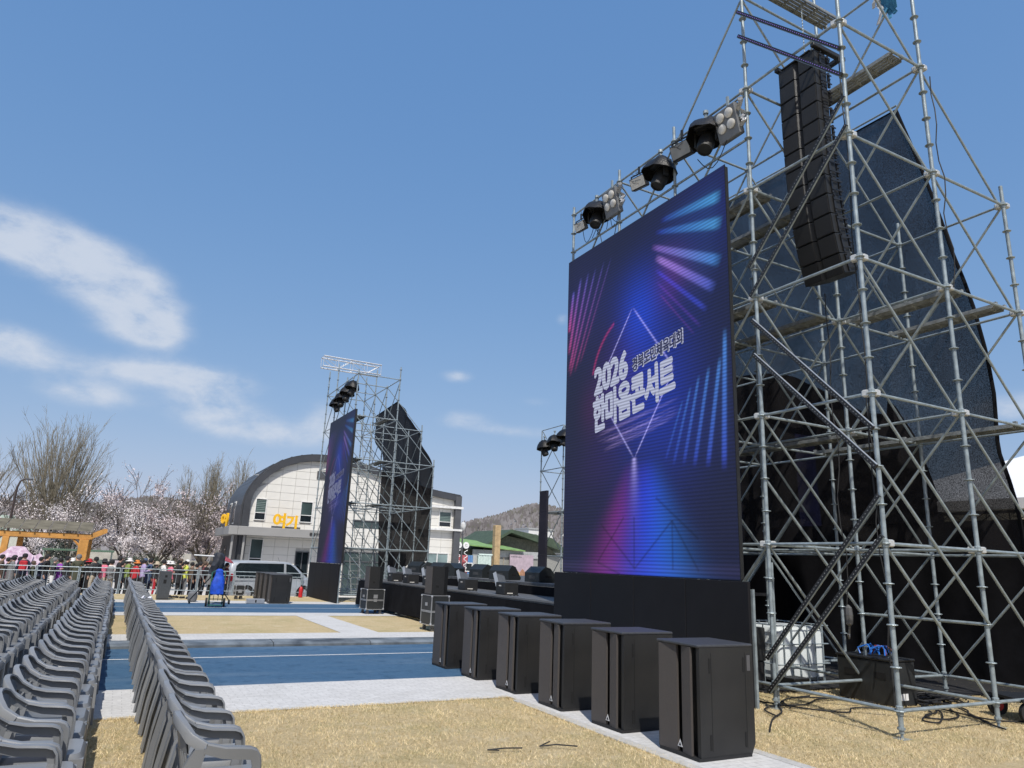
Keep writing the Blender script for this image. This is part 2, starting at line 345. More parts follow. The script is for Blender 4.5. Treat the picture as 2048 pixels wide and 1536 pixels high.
# ---------------------------------------------------------------- scaffold towers
LV = [.3+1.9*k for k in range(8)]
ROS = MB().lathe([(.024, -.006), (.06, -.006), (.062, 0), (.06, .006), (.024, .006)], 10).mesh('rosette', GALV)
def clampm():
    b = MB().bbox(-.045, -.045, -.04, .045, .045, .05, .012); return b
def tower(root, X, Y, top, ymirror=False, decks=(), skip_diag=(), extra_levels=()):
    """X, Y grid lines; top[(i,j)] = height of that standard. Y ordered from the camera-near end outwards."""
    ox = Vector(root.location)
    def P(i, j, z): return Vector((X[i], Y[j], z))-ox
    def has(i, j, z): return top.get((i, j), 0) >= z-.01
    hm = {}
    for (i, j), h in top.items():
        s_ = bar('standard', P(i, j, .06), P(i, j, h), .0295, GALV, root, 10)
        key = round(h, 2)
        if key not in hm:
            b = MB()
            k = 0
            while .3+.475*k < h-.05:
                z = .3+.475*k-.06
                b.lathe([(.0305, z-.012), (.062, z-.006), (.066, z), (.062, z+.006), (.0305, z+.012)], 10)
                if k % 4 == 0: b.lathe([(.031, z-.05), (.040, z-.045), (.042, z+.05), (.031, z+.06)], 8)
                k += 1
            hm[key] = b.mesh('rosette', GALV)
        o = obj('rosette', hm[key], s_); o['kind'] = 'stuff'
        o = obj('base_plate', BASE, root); o.location = P(i, j, 0)
    for z in LV:
        for i in range(len(X)):
            for j in range(len(Y)):
                if i+1 < len(X) and has(i, j, z) and has(i+1, j, z):
                    bar('ledger', P(i, j, z)+Vector((.05, 0, 0)), P(i+1, j, z)-Vector((.05, 0, 0)), .022, GALV, root)
                    if (i, j, 'x', z) not in skip_diag and has(i, j, z+1.9) and z < 11:
                        bar('diagonal_brace', P(i, j, z+1.9)+Vector((.07, .04, -.03)), P(i+1, j, z)+Vector((-.07, .04, .03)), .0195, GALV, root)
                if j+1 < len(Y) and has(i, j, z) and has(i, j+1, z):
                    sg = 1 if Y[j+1] > Y[j] else -1
                    bar('ledger', P(i, j, z)+Vector((0, .05*sg, 0)), P(i, j+1, z)-Vector((0, .05*sg, 0)), .022, GALV, root)
                    if (i, j, 'y', z) not in skip_diag and has(i, j, z+1.9) and z < 11:
                        bar('diagonal_brace', P(i, j, z+1.9)+Vector((.04, .07*sg, -.03)), P(i, j+1, z)+Vector((.04, -.07*sg, .03)), .0195, GALV, root)
    for d in decks:
        x0, x1, y0, y1, z = d
        along_y = (y1-y0) > (x1-x0)
        L = round((y1-y0) if along_y else (x1-x0), 2); W = .32
        if ('deck', L) not in BARS:
            b = MB()
            # perforated plank: ribbed top, folded sides, end hooks
            for q in range(5): b.box(-W/2+q*W/5+.004, .03, -.006, -W/2+(q+1)*W/5-.004, L-.03, .0)
            b.box(-W/2, .03, -.055, -W/2+.006, L-.03, .004); b.box(W/2-.006, .03, -.055, W/2, L-.03, .004)
            for q in range(int(L/.3)): b.box(-W/2+.006, .12+q*.3, -.035, W/2-.006, .15+q*.3, -.0065)
            for sx_ in (-.12, .12):
                for yy in (-.02, L-.03): b.box(sx_-.025, yy, -.03, sx_+.025, yy+.05, .035)
            BARS[('deck', L)] = b.mesh('deck_plank', GALV2)
        o = obj('deck_plank', BARS[('deck', L)], root)
        if along_y: o.location = Vector(((x0+x1)/2, y0, z+.03))-ox
        else: o.location = Vector((x0, (y0+y1)/2, z+.03))-ox; o.rotation_euler = (0, 0, -math.pi/2)
BASE = MB().box(-.075, -.075, 0, .075, .075, .008).tube((0,0,.008), (0,0,.12), .017, n=8).lathe([(.017,.1),(.045,.1),(.045,.125),(.017,.125)], 8).mesh('base_plate', GALV)

NX = [8.25, 10.2, 12.12]; NY = [5.69, 7.52, 9.35, 11.1, 12.87]
near = thing('scaffold_tower', 'tall galvanised scaffold tower nearest the camera, holding the big screen and hanging speakers', 'scaffold', (8.25, 5.69, 0))
top = {(0,0): 14.0, (0,1): 14.0, (1,0): 14.0, (1,1): 14.0, (2,0): 8.25, (2,1): 8.35, (0,2): 10.12, (0,3): 10.08, (0,4): 10.0, (1,2): 9.95, (1,3): 9.95, (2,2): 8.3, (2,3): 8.3, (1,4): 8.2, (2,4): 8.1}
skip = {(0,0,'y',z) for z in LV}|{(0,4,'x',z) for z in LV}
dk = [(8.3, 10.15, 7.0, 7.32, LV[6]), (9.5, 9.82, 5.72, 7.5, LV[5]),
      (10.35, 10.67, 5.72, 7.5, LV[3]), (11.5, 11.82, 5.72, 7.5, LV[3]),
      (8.45, 8.77, 7.55, 9.33, LV[4]), (8.45, 8.77, 9.38, 11.08, LV[4]), (9.4, 9.72, 7.55, 9.33, LV[4]),
      (8.45, 8.77, 7.55, 9.33, LV[3]), (9.7, 10.02, 7.55, 9.33, LV[3]), (8.45, 8.77, 9.38, 11.08, LV[3]), (9.7, 10.02, 9.38, 11.08, LV[3]),
      (11.6, 11.92, 5.72, 7.5, LV[2]), (11.6, 11.92, 7.55, 9.33, LV[2]), (10.5, 10.82, 7.55, 9.33, LV[2]), (10.5, 10.82, 9.38, 11.08, LV[2]), (8.7, 9.02, 9.38, 11.08, LV[2])]
tower(near, NX, NY, top, decks=dk, skip_diag=skip)
ox = Vector(near.location)
# extra braces seen in the photograph
for p, q in (((8.25,5.65,3.15), (10.2,5.65,1.25)), ((10.2,5.69,3.15), (12.12,5.69,1.25)), ((8.25,7.52,3.15), (10.2,7.52,1.25)), ((8.41,7.62,.05), (8.41,7.62,1.95)), ((8.25,7.52,1.70), (8.45,7.65,1.70)), ((10.2,7.52,1.25), (10.2,5.69,1.25))):
    bar('diagonal_brace', Vector(p)-ox, Vector(q)-ox, .021, GALV, near)
for (x, y) in ((8.25, 7.52), (8.25, 9.35), (8.25, 11.1)):
    j = NY.index(y); bar('ledger', Vector((x, y+.05, 8.85))-ox, Vector((x, NY[j+1]-.05, 8.85))-ox, .022, GALV, near)
# couplers at the ledger joints of the four near standards
CL = MB().bbox(-.05, -.05, -.045, .05, .05, .045, .014).mesh('coupler', mat('coupler_zinc', (.52,.53,.52), .4, .3))
for x, y in ((8.25,5.69), (8.25,7.52), (10.2,5.69), (10.2,7.52), (12.12,5.69)):
    for z in LV[1:6]:
        if y == 5.69 and x == 12.12 and z > 8: continue
        for k, (dx, dy) in enumerate(((.075, 0), (0, .075))):
            o = obj('coupler', CL, near); o.location = Vector((x+dx, y+dy, z+.005))-ox; o.rotation_euler = (0, 0, .3*k)
# blue and white tie rag knotted near the top
RAG = mat('blue_rag', (.04, .19, .33), .8, 0, .3, 9)
b = MB(); rnd = random.Random(5)
for k in range(7):
    y0 = 5.85+k*.06; L_ = rnd.uniform(.3, .75)
    fr = []
    for q in range(6):
        t_ = q/5; yy = y0+.05*math.sin(q*1.7+k); xx = 10.05+.05*math.cos(q+k); wd = .05*(1-.5*t_)
        fr.append([(xx-.006, yy-wd, 11.62-L_*t_), (xx+.006, yy-wd, 11.62-L_*t_), (xx+.006, yy+wd, 11.62-L_*t_), (xx-.006, yy+wd, 11.62-L_*t_)])
    b.sweep(fr, 0 if k < 5 else 1)
tag(b.build('rag', [RAG, mat('pale_rag', (.5, .5, .5), .8)]), 'torn blue cloth strips knotted to a tube at the top of the scaffold', 'rag')

FX = [8.25, 10.2, 12.12]; FY = [30.4, 32.25, 34.1, 35.9]
far = thing('scaffold_tower', 'distant scaffold tower with silver box truss on top, behind the smaller looking screen', 'scaffold', (8.25, 30.4, 0))
ftop = {(0,2): 11.1, (0,3): 11.1, (1,2): 11.1, (1,3): 11.1, (0,0): 10.0, (0,1): 10.0, (1,0): 10.4, (1,1): 9.9, (2,0): 6.3, (2,1): 8.2, (2,2): 8.2, (2,3): 8.2}
fd = [(8.45, 8.77, 30.45, 32.2, z) for z in LV[2:5]]+[(9.6, 9.92, 30.45, 32.2, z) for z in LV[2:5]]+[(8.45, 8.77, 32.3, 34.05, z) for z in LV[2:5]]
tower(far, FX, FY, ftop, decks=fd)
fx = Vector(far.location)
# access ladder in the far tower
b = MB()
for z0 in (LV[0], LV[1], LV[2], LV[3]):
    for dx in (0, .42): b.tube((8.9+dx, 30.7, z0), (8.9+dx, 31.6, z0+1.9), .014, n=6)
    for k in range(7):
        t_ = (k+.5)/7; b.tube((8.9, 30.7+.9*t_, z0+1.9*t_), (9.32, 30.7+.9*t_, z0+1.9*t_), .011, n=6)
b.build('ladder', GALV2, far, world=True)
# aluminium box truss lying across the top of the far tower
tr = thing('box_truss', 'silver aluminium box truss laid across the top of the distant scaffold tower', 'truss', (7.6, 34.75, 11.0))
def truss_mesh(L, wd=.52):
    b = MB()
    for y in (0, wd):
        for z in (.05, wd+.05): b.tube((0, y, z), (L, y, z), .026, n=8)
    n = int(L/.62)
    for k in range(n+1):
        x = min(L-.02, k*L/n)
        for y in (0, wd): b.tube((x, y, .05), (x, y, wd+.05), .013, n=6)
        for z in (.05, wd+.05): b.tube((x, 0, z), (x, wd, z), .013, n=6)
        if k < n:
            x2 = (k+1)*L/n
            for y in (0, wd): b.tube((x, y, .05 if k%2 else wd+.05), (x2, y, wd+.05 if k%2 else .05), .013, n=6)
            b.tube((x, 0, wd+.05), (x2, wd, wd+.05), .013, n=6)
    return b
tb = truss_mesh(3.0)
ch = MB()
for y in (0, .52):
    for z in (.05, .57): ch.tube((0, y, z), (3.0, y, z), .036, n=8)
ch.build('chord_tube', ALU, tr, True); tb.build('lattice', ALU, tr, True)

# ---------------------------------------------------------------- black mesh scrims
def scrim_mat(name, dens):
    SCR = bpy.data.materials.new(name); SCR.use_nodes = True; t = SCR.node_tree; t.nodes.clear()
    o_ = t.nodes.new('ShaderNodeOutputMaterial'); mx = t.nodes.new('ShaderNodeMixShader'); tr_ = t.nodes.new('ShaderNodeBsdfTransparent'); df = t.nodes.new('ShaderNodeBsdfDiffuse')
    df.inputs[0].default_value = (.017, .016, .017, 1)
    c = t.nodes.new('ShaderNodeTexCoord'); n = t.nodes.new('ShaderNodeTexNoise'); n.inputs['Scale'].default_value = 70; n.inputs['Detail'].default_value = 3; n.inputs['Roughness'].default_value = .75
    mpn = t.nodes.new('ShaderNodeMapping'); mpn.inputs['Scale'].default_value = (1, 1, .8)
    t.links.new(c.outputs['Object'], mpn.inputs[0]); t.links.new(mpn.outputs[0], n.inputs['Vector'])
    mr = t.nodes.new('ShaderNodeMapRange'); mr.inputs[1].default_value = .39; mr.inputs[2].default_value = .62; mr.inputs[3].default_value = .02*dens; mr.inputs[4].default_value = .18*dens
    t.links.new(n.outputs[0], mr.inputs[0])
    n2 = t.nodes.new('ShaderNodeTexNoise'); n2.inputs['Scale'].default_value = .9; n2.inputs['Detail'].default_value = 4
    t.links.new(c.outputs['Object'], n2.inputs['Vector'])
    m2 = t.nodes.new('ShaderNodeMapRange'); m2.inputs[1].default_value = .3; m2.inputs[2].default_value = .7; m2.inputs[3].default_value = .7; m2.inputs[4].default_value = 1.2
    t.links.new(n2.outputs[0], m2.inputs[0])
    mu = t.nodes.new('ShaderNodeMath'); mu.operation = 'MULTIPLY'; t.links.new(mr.outputs[0], mu.inputs[0]); t.links.new(m2.outputs[0], mu.inputs[1])
    t.links.new(mu.outputs[0], mx.inputs[0]); t.links.new(df.outputs[0], mx.inputs[1]); t.links.new(tr_.outputs[0], mx.inputs[2]); t.links.new(mx.outputs[0], o_.inputs[0])
    return SCR
SCR = scrim_mat('black_mesh_scrim', 1.0); SCR2 = scrim_mat('dense_black_mesh', .32)
def scrim(name, label, x, near_edge, far_edge, hem_r, seed=1, wob=.12, m_net=None):
    """cloth between two polylines (y, z) from top to bottom, hanging in a plane of constant x with folds"""
    rnd = random.Random(seed)
    def samp(pl, n):
        out = []
        for k in range(n+1):
            t_ = k/n*(len(pl)-1); i = min(int(t_), len(pl)-2); f = t_-i
            out.append((pl[i][0]*(1-f)+pl[i+1][0]*f, pl[i][1]*(1-f)+pl[i+1][1]*f))
        return out
    n = 44; m_ = 40; A = samp(near_edge, n); B = samp(far_edge, n); vs = []
    for k in range(n+1):
        for q in range(m_+1):
            f = q/m_; y = A[k][0]*(1-f)+B[k][0]*f; z = A[k][1]*(1-f)+B[k][1]*f
            amp = wob*min(1, k/6)
            vs.append((x+amp*(math.sin(y*2.3+z*.35+seed)+.5*math.sin(y*5.1-z*.6+2*seed)), y, z))
    fs = [(k*(m_+1)+q, k*(m_+1)+q+1, (k+1)*(m_+1)+q+1, (k+1)*(m_+1)+q) for k in range(n) for q in range(m_)]
    root = thing(name, label, 'mesh screen', (x, near_edge[-1][0], near_edge[-1][1]))
    mb = MB().add(vs, fs); o = mb.build('net', m_net or SCR, root, True, world=True)
    hb = MB().path([vs[k*(m_+1)] for k in range(n+1)], hem_r, 6).path([vs[q] for q in range(m_+1)], hem_r*.6, 6)
    hb.build('hem', BCLOTH, root, True, world=True)
    return root
scrim('mesh_scrim', 'wide black see-through mesh hung behind the near scaffold tower', 12.38,
      [(7.47,10.9), (7.24,9.9), (7.05,9.0), (6.88,8.2), (6.75,7.56), (6.58,6.9), (6.46,6.33), (6.35,5.5), (6.32,4.8), (6.38,3.9), (6.28,3.4), (6.22,3.0), (6.2,2.6), (6.2,2.3)],
      [(13.2,11.0), (13.2,9.9), (13.2,9.0), (13.2,8.2), (13.2,7.5), (13.2,6.9), (13.2,6.3), (13.2,5.5), (13.2,4.8), (13.2,3.9), (13.2,3.4), (13.2,3.0), (13.2,2.6), (13.2,2.3)], .03, 1, .05)
scrim('mesh_scrim', 'black mesh curving down the back of the distant scaffold tower', 12.4,
      [(37.1,10.3), (35.2,9.2), (33.4,7.9), (32.4,7.1), (31.6,6.3), (31.38,5.8), (31.34,4.6), (31.3,3.2), (31.27,1.8)],
      [(41,10.1), (40.8,9.2), (40.2,8.4), (39.4,7.6), (38.8,6.4), (38.6,5.6), (38.4,4.6), (38.2,3.2), (38.0,1.0)], .05, 3, .10, SCR2)
# bamboo stick the near mesh is tied to
bar('tie_pole', (12.3,7.4,10.93), (12.3,13.2,11.03), .02, GALV, None); tag(C.objects[-1] if False else bpy.data.objects['tie_pole'], 'thin tube along the top edge of the big black mesh', 'pole')

# ---------------------------------------------------------------- stage cloths
def cloth_wall(name, label, pts, z0, ztop, seed, wob=.06, m_=BCLOTH, lift=0, cat='stage curtain', step=.12):
    """vertical cloth along a polyline (x, y); ztop is a number or function of arc length fraction"""
    L = [0]
    for a, c in zip(pts, pts[1:]): L.append(L[-1]+math.hypot(c[0]-a[0], c[1]-a[1]))
    n = max(8, int(L[-1]/step)); vs = []; K = 8
    for k in range(n+1):
        s_ = L[-1]*k/n; i = max(q for q in range(len(L)-1) if L[q] <= s_+1e-9); f = (s_-L[i])/(L[i+1]-L[i])
        x = pts[i][0]*(1-f)+pts[i+1][0]*f; y = pts[i][1]*(1-f)+pts[i+1][1]*f
        d = Vector((pts[i+1][0]-pts[i][0], pts[i+1][1]-pts[i][1], 0)).normalized(); nn = Vector((-d.y, d.x, 0))
        zt = ztop(k/n) if callable(ztop) else ztop
        for q in range(K+1):
            t_ = q/K; a = wob*(math.sin(s_*3.1+seed)+.6*math.sin(s_*7.3+2*seed+t_))*(.35+.65*(1-t_))
            zz = z0+(zt-z0)*t_+(lift*math.sin(s_*1.1+seed)*(1-t_) if lift else 0)
            vs.append((x+nn.x*a, y+nn.y*a, zz))
    fs = [(k*(K+1)+q, (k+1)*(K+1)+q, (k+1)*(K+1)+q+1, k*(K+1)+q+1) for k in range(n) for q in range(K)]
    o = MB().add(vs, fs).build(name, m_, smooth=True)
    return tag(o, label, cat)
def side_top(f):
    x = 12.7+f*10.3
    if x < 20: return 6.9+.3*math.sin(x*.9)
    return max(2.6, 7.1-((x-20)/2.2)**2*3.0)
cloth_wall('stage_curtain', 'tall black curtain closing the side of the stage behind the near scaffold', [(12.7,13.35), (23,13.35)], 0, side_top, 2, .08)
cloth_wall('ground_curtain', 'low black cloth behind the right edge of the near scaffold', [(14.6,3.2), (14.6,13.2)], 0, 2.95, 5, .06)
BLUELIT = mat('blue_lit_cloth', (.008, .010, .075), .7, 0, .4, 3)  # blue stage light on the drapes is put into this cloth colour
for x0, zz, lb in ((12.9, 5.2, 'left'), (15.6, 5.5, 'right')):
    o = cloth_wall('blue_lit_drape', 'hanging drape coloured blue as if stage lit, behind the scaffold, %s one of the two' % lb, [(x0,13.1), (x0+.75,13.15)], 2.3, zz, x0, .09, BLUELIT, cat='drape', step=.05)

# ---------------------------------------------------------------- LED screens
def screen_colors(nu, nv, Wd, Hd):
    u, v = np.meshgrid(np.linspace(0, Wd, nu), np.linspace(0, Hd, nv)); u = u*4.74/Wd; v = v*6.74/Hd
    c = np.zeros((nv, nu, 3)); c[:] = (.010, .013, .046)
    def g(cx, cy, sx, sy, col, p=2): 
        c[:] += np.exp(-(np.abs((u-cx)/sx)**p+np.abs((v-cy)/sy)**p))[..., None]*np.array(col)
    g(2.5, 4.75, .55, .75, (.0, .035, .42)); g(3.1, 3.2, 1.0, 1.6, (.0, .012, .20)); g(2.7, 3.0, 1.1, 1.3, (.0, .01, .13))
    g(1.8, 3.6, .7, 1.0, (.022, .0, .055)); g(3.35, 5.2, .42, .5, (.05, .001, .035)); g(.95, 3.2, .4, .55, (.028, 0, .008)); g(1.2, 2.0, .8, .6, (.010,0,.024)); g(2.3, 5.3, .9, .7, (0,.006,.10))
    g(4.3, 6.0, 1.0, 1.0, (.0, .006, .10)); g(.6, 5.4, .8, 1.0, (.006, .004, .05))
    # floor reflection below the diamond tip
    t = np.clip((2.05-v)/2.05, 0, 1); below = (v < 2.05)
    wd = .16+1.0*t**.8
    fl = np.exp(-((u-2.45)/wd)**2)*below*np.clip(t*7, 0, 1)
    bl = np.exp(-((u-2.7)/(wd*.7))**2)*below*np.clip(t*3.2, 0, 1); cy = np.exp(-((u-(2.85+.45*t))/(.16+.52*t))**2)*below*np.clip(t*1.5, 0, 1); mg = np.exp(-((u-(2.2-.75*t))/(.14+.44*t))**2)*below*np.clip(t*2, 0, 1)
    c[:] += fl[..., None]*np.array((.012, .01, .17))+bl[..., None]*np.array((.0, .022, .40))+cy[..., None]*np.array((.0, .075, .16))+mg[..., None]*np.array((.14, .0, .07))
    tip = np.exp(-((u-2.31)/(.05+.22*t))**2)*below*np.exp(-t*6)
    c[:] += tip[..., None]*np.array((.45, .40, .75))
    def seg(p, q, wd0, wd1, ca, cb, amt=1):
        p = np.array(p); q = np.array(q); d = q-p; L = np.hypot(*d); d = d/L
        s = ((u-p[0])*d[0]+(v-p[1])*d[1])/L; dist = np.abs((u-p[0])*d[1]-(v-p[1])*d[0]); wdt = wd0+(wd1-wd0)*np.clip(s, 0, 1)
        k = np.exp(-(dist/wdt)**4)*np.clip(s*9, 0, 1)*np.clip((1-s)*9, 0, 1)
        h = np.exp(-(dist/(wdt*2.4))**2)*np.clip(s*5, 0, 1)*np.clip((1-s)*5, 0, 1)*.10
        s3 = np.clip(s, 0, 1)[..., None]; col = np.array(ca)*(1-s3)+np.array(cb)*s3
        c[:] = c+(k+h)[..., None]*col*amt*.74
    # top right fan of beams
    seg((3.1, 6.42), (4.66, 6.22), .05, .11, (.005,.01,.25), (.08,.42,.75)); seg((2.95, 6.25), (4.66, 5.72), .04, .11, (.005,.01,.3), (.08,.40,.72))
    seg((2.85, 6.0), (4.6, 5.05), .05, .10, (.25,.10,.45), (.05,.30,.75)); seg((2.95, 5.75), (4.45, 4.62), .06, .09, (.42,.22,.62), (.06,.12,.62))
    seg((2.95, 5.5), (4.25, 4.3), .035, .05, (.02,.02,.42), (.03,.05,.45)); seg((2.98, 5.25), (4.1, 4.05), .02, .03, (.10,.02,.25), (.08,.02,.28), .6)
    seg((3.05, 5.0), (3.95, 3.95), .015, .02, (.16,.02,.12), (.08,.02,.18), .6)
    # left beams
    for k, (p, q) in enumerate((((.22,6.0),(.06,5.05)), ((.50,6.22),(.06,4.55)), ((.78,6.25),(.08,4.15)), ((1.05,6.25),(.12,4.05)), ((1.35,6.3),(.3,4.1)), ((1.6,6.3),(.5,4.25)))):
        seg(p, q, .04-.004*k, .05-.004*k, (.10,.12,.62), (.62,.05,.20), 1.0-.14*k)
    # right beams
    for k, (p, q) in enumerate((((4.62,3.9),(4.5,1.6)), ((4.5,3.45),(4.15,1.68)), ((4.25,3.35),(3.85,1.72)), ((4.02,3.25),(3.6,1.78)), ((3.82,3.1),(3.35,1.8)), ((3.62,2.9),(3.15,1.9)))):
        seg(p, q, .04-.004*k, .055-.005*k, (.08,.30,.80), (.03,.06,.55), 1.0-.13*k)
    # rhombus outline
    T, B, Lf, Rt = (2.28, 4.97), (2.31, 2.04), (1.12, 3.55), (3.42, 3.5)
    for p, q in ((T, Rt), (Rt, B), (B, Lf), (Lf, T)): seg(p, q, .013, .013, (.50,.48,.92), (.50,.48,.92), .95)
    a = np.hypot(u-2.3, v-3.6); arc = np.exp(-((a-1.35)/.03)**2)*(u < 1.7)*(v > 3.9); c[:] += arc[..., None]*np.array((.30, .01, .07))
    # motion streaks under the lettering
    rs = np.random.default_rng(4)
    for k in range(14):
        y0 = 2.25+rs.uniform(0, .42); x0 = rs.uniform(.95, 1.6); x1 = rs.uniform(2.6, 3.6)
        seg((x0, y0), (x1, y0+.14*(x1-x0)), .012, .012, (.20,.14,.26), (.16,.14,.30), .55)
    # faint triangular floor lattice
    for p, q in (((1.2,.2),(2.0,1.0)), ((1.2,.2),(1.9,.0)), ((2.3,.1),(2.3,1.0)), ((2.3,.1),(3.3,.9)), ((3.3,.9),(3.9,.1)), ((2.3,.12),(1.3,.9)), ((3.3,.9),(3.3,.1)), ((2.9,1.3),(3.9,.6))):
        p = np.array(p); q = np.array(q); d = (q-p)/np.hypot(*(q-p)); L = np.hypot(*(q-p)); s = ((u-p[0])*d[0]+(v-p[1])*d[1])/L
        k = np.exp(-(np.abs((u-p[0])*d[1]-(v-p[1])*d[0])/.02)**2)*(s > 0)*(s < 1); c[:] *= (1-.45*k)[..., None]
    c[:] += (np.exp(-((v-.12)/.10)**2)*.03)[..., None]*np.array((.5, .4, 1))
    return np.clip(c, 0, 1.2)
LED = bpy.data.materials.new('led_panel_picture'); LED.use_nodes = True; t = LED.node_tree; b_ = t.nodes['Principled BSDF']
at_ = t.nodes.new('ShaderNodeVertexColor'); at_.layer_name = 'picture'
wv = t.nodes.new('ShaderNodeTexWave'); wv.wave_type = 'BANDS'; wv.bands_direction = 'Z'; wv.inputs['Scale'].default_value = 5.2; wv.inputs['Distortion'].default_value = .15; wv.inputs['Detail'].default_value = 0
tcx = t.nodes.new('ShaderNodeTexCoord'); t.links.new(tcx.outputs['Object'], wv.inputs['Vector'])
mrx = t.nodes.new('ShaderNodeMapRange'); mrx.inputs[3].default_value = .62; mrx.inputs[4].default_value = 1.12; t.links.new(wv.outputs['Fac'], mrx.inputs[0])
mm_ = t.nodes.new('ShaderNodeMix'); mm_.data_type = 'RGBA'; mm_.blend_type = 'MULTIPLY'; mm_.inputs[0].default_value = 1
t.links.new(at_.outputs[0], mm_.inputs[6]); t.links.new(mrx.outputs[0], mm_.inputs[7])
b_.inputs['Base Color'].default_value = (.009, .009, .013, 1); b_.inputs['Specular IOR Level'].default_value = .25; b_.inputs['Roughness'].default_value = .55; t.links.new(mm_.outputs[2], b_.inputs['Emission Color']); b_.inputs['Emission Strength'].default_value = .85
LED_DIM = LED.copy(); LED_DIM.name = 'led_panel_picture_dim'; LED_DIM.node_tree.nodes['Principled BSDF'].inputs['Emission Strength'].default_value = .42
LETTER = mat('led_letter_white', (.05, .05, .06), .6, emit=(.34, .37, .50, 1.0))
LETTERD = mat('led_letter_dark', (.02, .02, .04), .6, emit=(.012, .014, .06, 1.0))
# letters share the LED row lines
for mn, col in ((LETTER, (.42, .45, .60)), (LETTERD, (.012, .014, .06))):
    t = mn.node_tree; pb = t.nodes['Principled BSDF']; wv = t.nodes.new('ShaderNodeTexWave'); wv.wave_type = 'BANDS'; wv.bands_direction = 'Z'; wv.inputs['Scale'].default_value = 5.2
    geo = t.nodes.new('ShaderNodeNewGeometry'); t.links.new(geo.outputs['Position'], wv.inputs['Vector'])
    mr_ = t.nodes.new('ShaderNodeMapRange'); mr_.inputs[3].default_value = .55; mr_.inputs[4].default_value = 1.1; t.links.new(wv.outputs['Fac'], mr_.inputs[0])
    t.links.new(mr_.outputs[0], pb.inputs['Emission Strength']); pb.inputs['Emission Color'].default_value = (*col, 1)
LETTER_DIM = mat('led_letter_dim', (.04,.04,.06), .6, emit=(.10,.11,.19,1))
def led_screen(label, x, y_left, Wd, z0, Hd, led, lw, ld):
    root = thing('led_screen', label, 'screen', (x, y_left, z0))
    nu, nv = 240, 340; col = screen_colors(nu, nv, Wd, Hd)
    uu, vv = np.meshgrid(np.linspace(0, Wd, nu), np.linspace(0, Hd, nv))
    V = np.stack([np.zeros(nu*nv), -uu.ravel(), vv.ravel()], 1); me = bpy.data.meshes.new('display_face')
    i = np.arange(nv-1)[:, None]*nu+np.arange(nu-1)[None]; Fq = np.stack([i, i+nu, i+nu+1, i+1], -1).reshape(-1, 4)
    me.from_pydata(V.tolist(), [], Fq.tolist()); ca = me.color_attributes.new('picture', 'FLOAT_COLOR', 'POINT')
    ca.data.foreach_set('color', np.concatenate([col.reshape(-1, 3), np.ones((nu*nv, 1))], 1).astype(np.float32).ravel()); me.materials.append(led); me.update()
    obj('display_face', me, root)
    b = MB()
    b.box(.004, -Wd-.012, -.012, .012, .012, Hd+.012)
    b.box(.0125, -Wd+.01, .01, .09, -.01, Hd-.01); b.build('cabinet_back', BLACKP, root)
    k = Wd/4.74
    def put(nm, body, size, u, v, m_, off, ang, sxx, dx=.004, shear=.18, ext=.003, bold=0, sp=1):
        o = obj(nm, text_mesh(nm, body, size, m_, off, ext, shear, spacing=sp, bold=bold), root)
        M_ = Matrix(((0,0,-1,-dx), (-1,0,0,-u*k), (0,1,0,v*Hd/6.74), (0,0,0,1)))@Matrix.Rotation(ang, 4, 'Z')@Matrix.Diagonal((sxx*k, Hd/6.74, 1, 1))
        o.matrix_local = M_; return o
    put('lettering', '2026', .73, 1.05, 3.47, lw, .004, R(9), .75, shear=.2, bold=.031)
    put('lettering', '한마음콘서트', .745, 1.02, 2.75, lw, .003, R(9), .625, shear=.2, bold=.034, sp=.905)
    put('lettering', '경북도민체육대회', .27, 2.27, 3.70, lw, .003, R(9), .74, shear=.2, bold=.020, sp=.93)
    put('lettering', '경북도민체육대회', .27, 2.27, 3.70, ld, .001, R(9), .74, dx=.014, shear=.2, ext=.002, bold=.006, sp=.93)
    return root
led_screen('huge LED screen on the near scaffold tower, with glowing rhombus and white slanted lettering', 7.98, 12.62, 4.80, 1.68, 6.74, LED, LETTER, LETTERD)
led_screen('distant LED screen on the far scaffold tower, showing the same blue concert picture', 7.98, 33.55, 4.2, 1.55, 6.42, LED_DIM, LETTER_DIM, LETTERD)
SKIRT = mat('black_skirt_board', (.0065, .0065, .0085), .75, 0, .15, 2, spec=.3)
for (x, ya, yb, zt, lb) in ((7.86, 7.56, 12.75, 1.665, 'wide black skirt board standing under the huge near screen'), (7.86, 29.2, 34.3, 1.53, 'black skirt board standing under the distant screen')):
    root = thing('skirt_board', lb, 'stage skirt', (x, ya, 0)); n = 4; st = (yb-ya)/n
    pm = MB().bbox(0, .004, .02, .05, st-.004, zt, .006).mesh('panel', SKIRT)
    for k in range(n): o = obj('panel', pm, root); o.location = (0, k*st, 0)
    for k in range(n+1): MB().box(.06, k*st-.02, 0, .10, k*st+.02, zt-.1).build('stay', GALV, root)
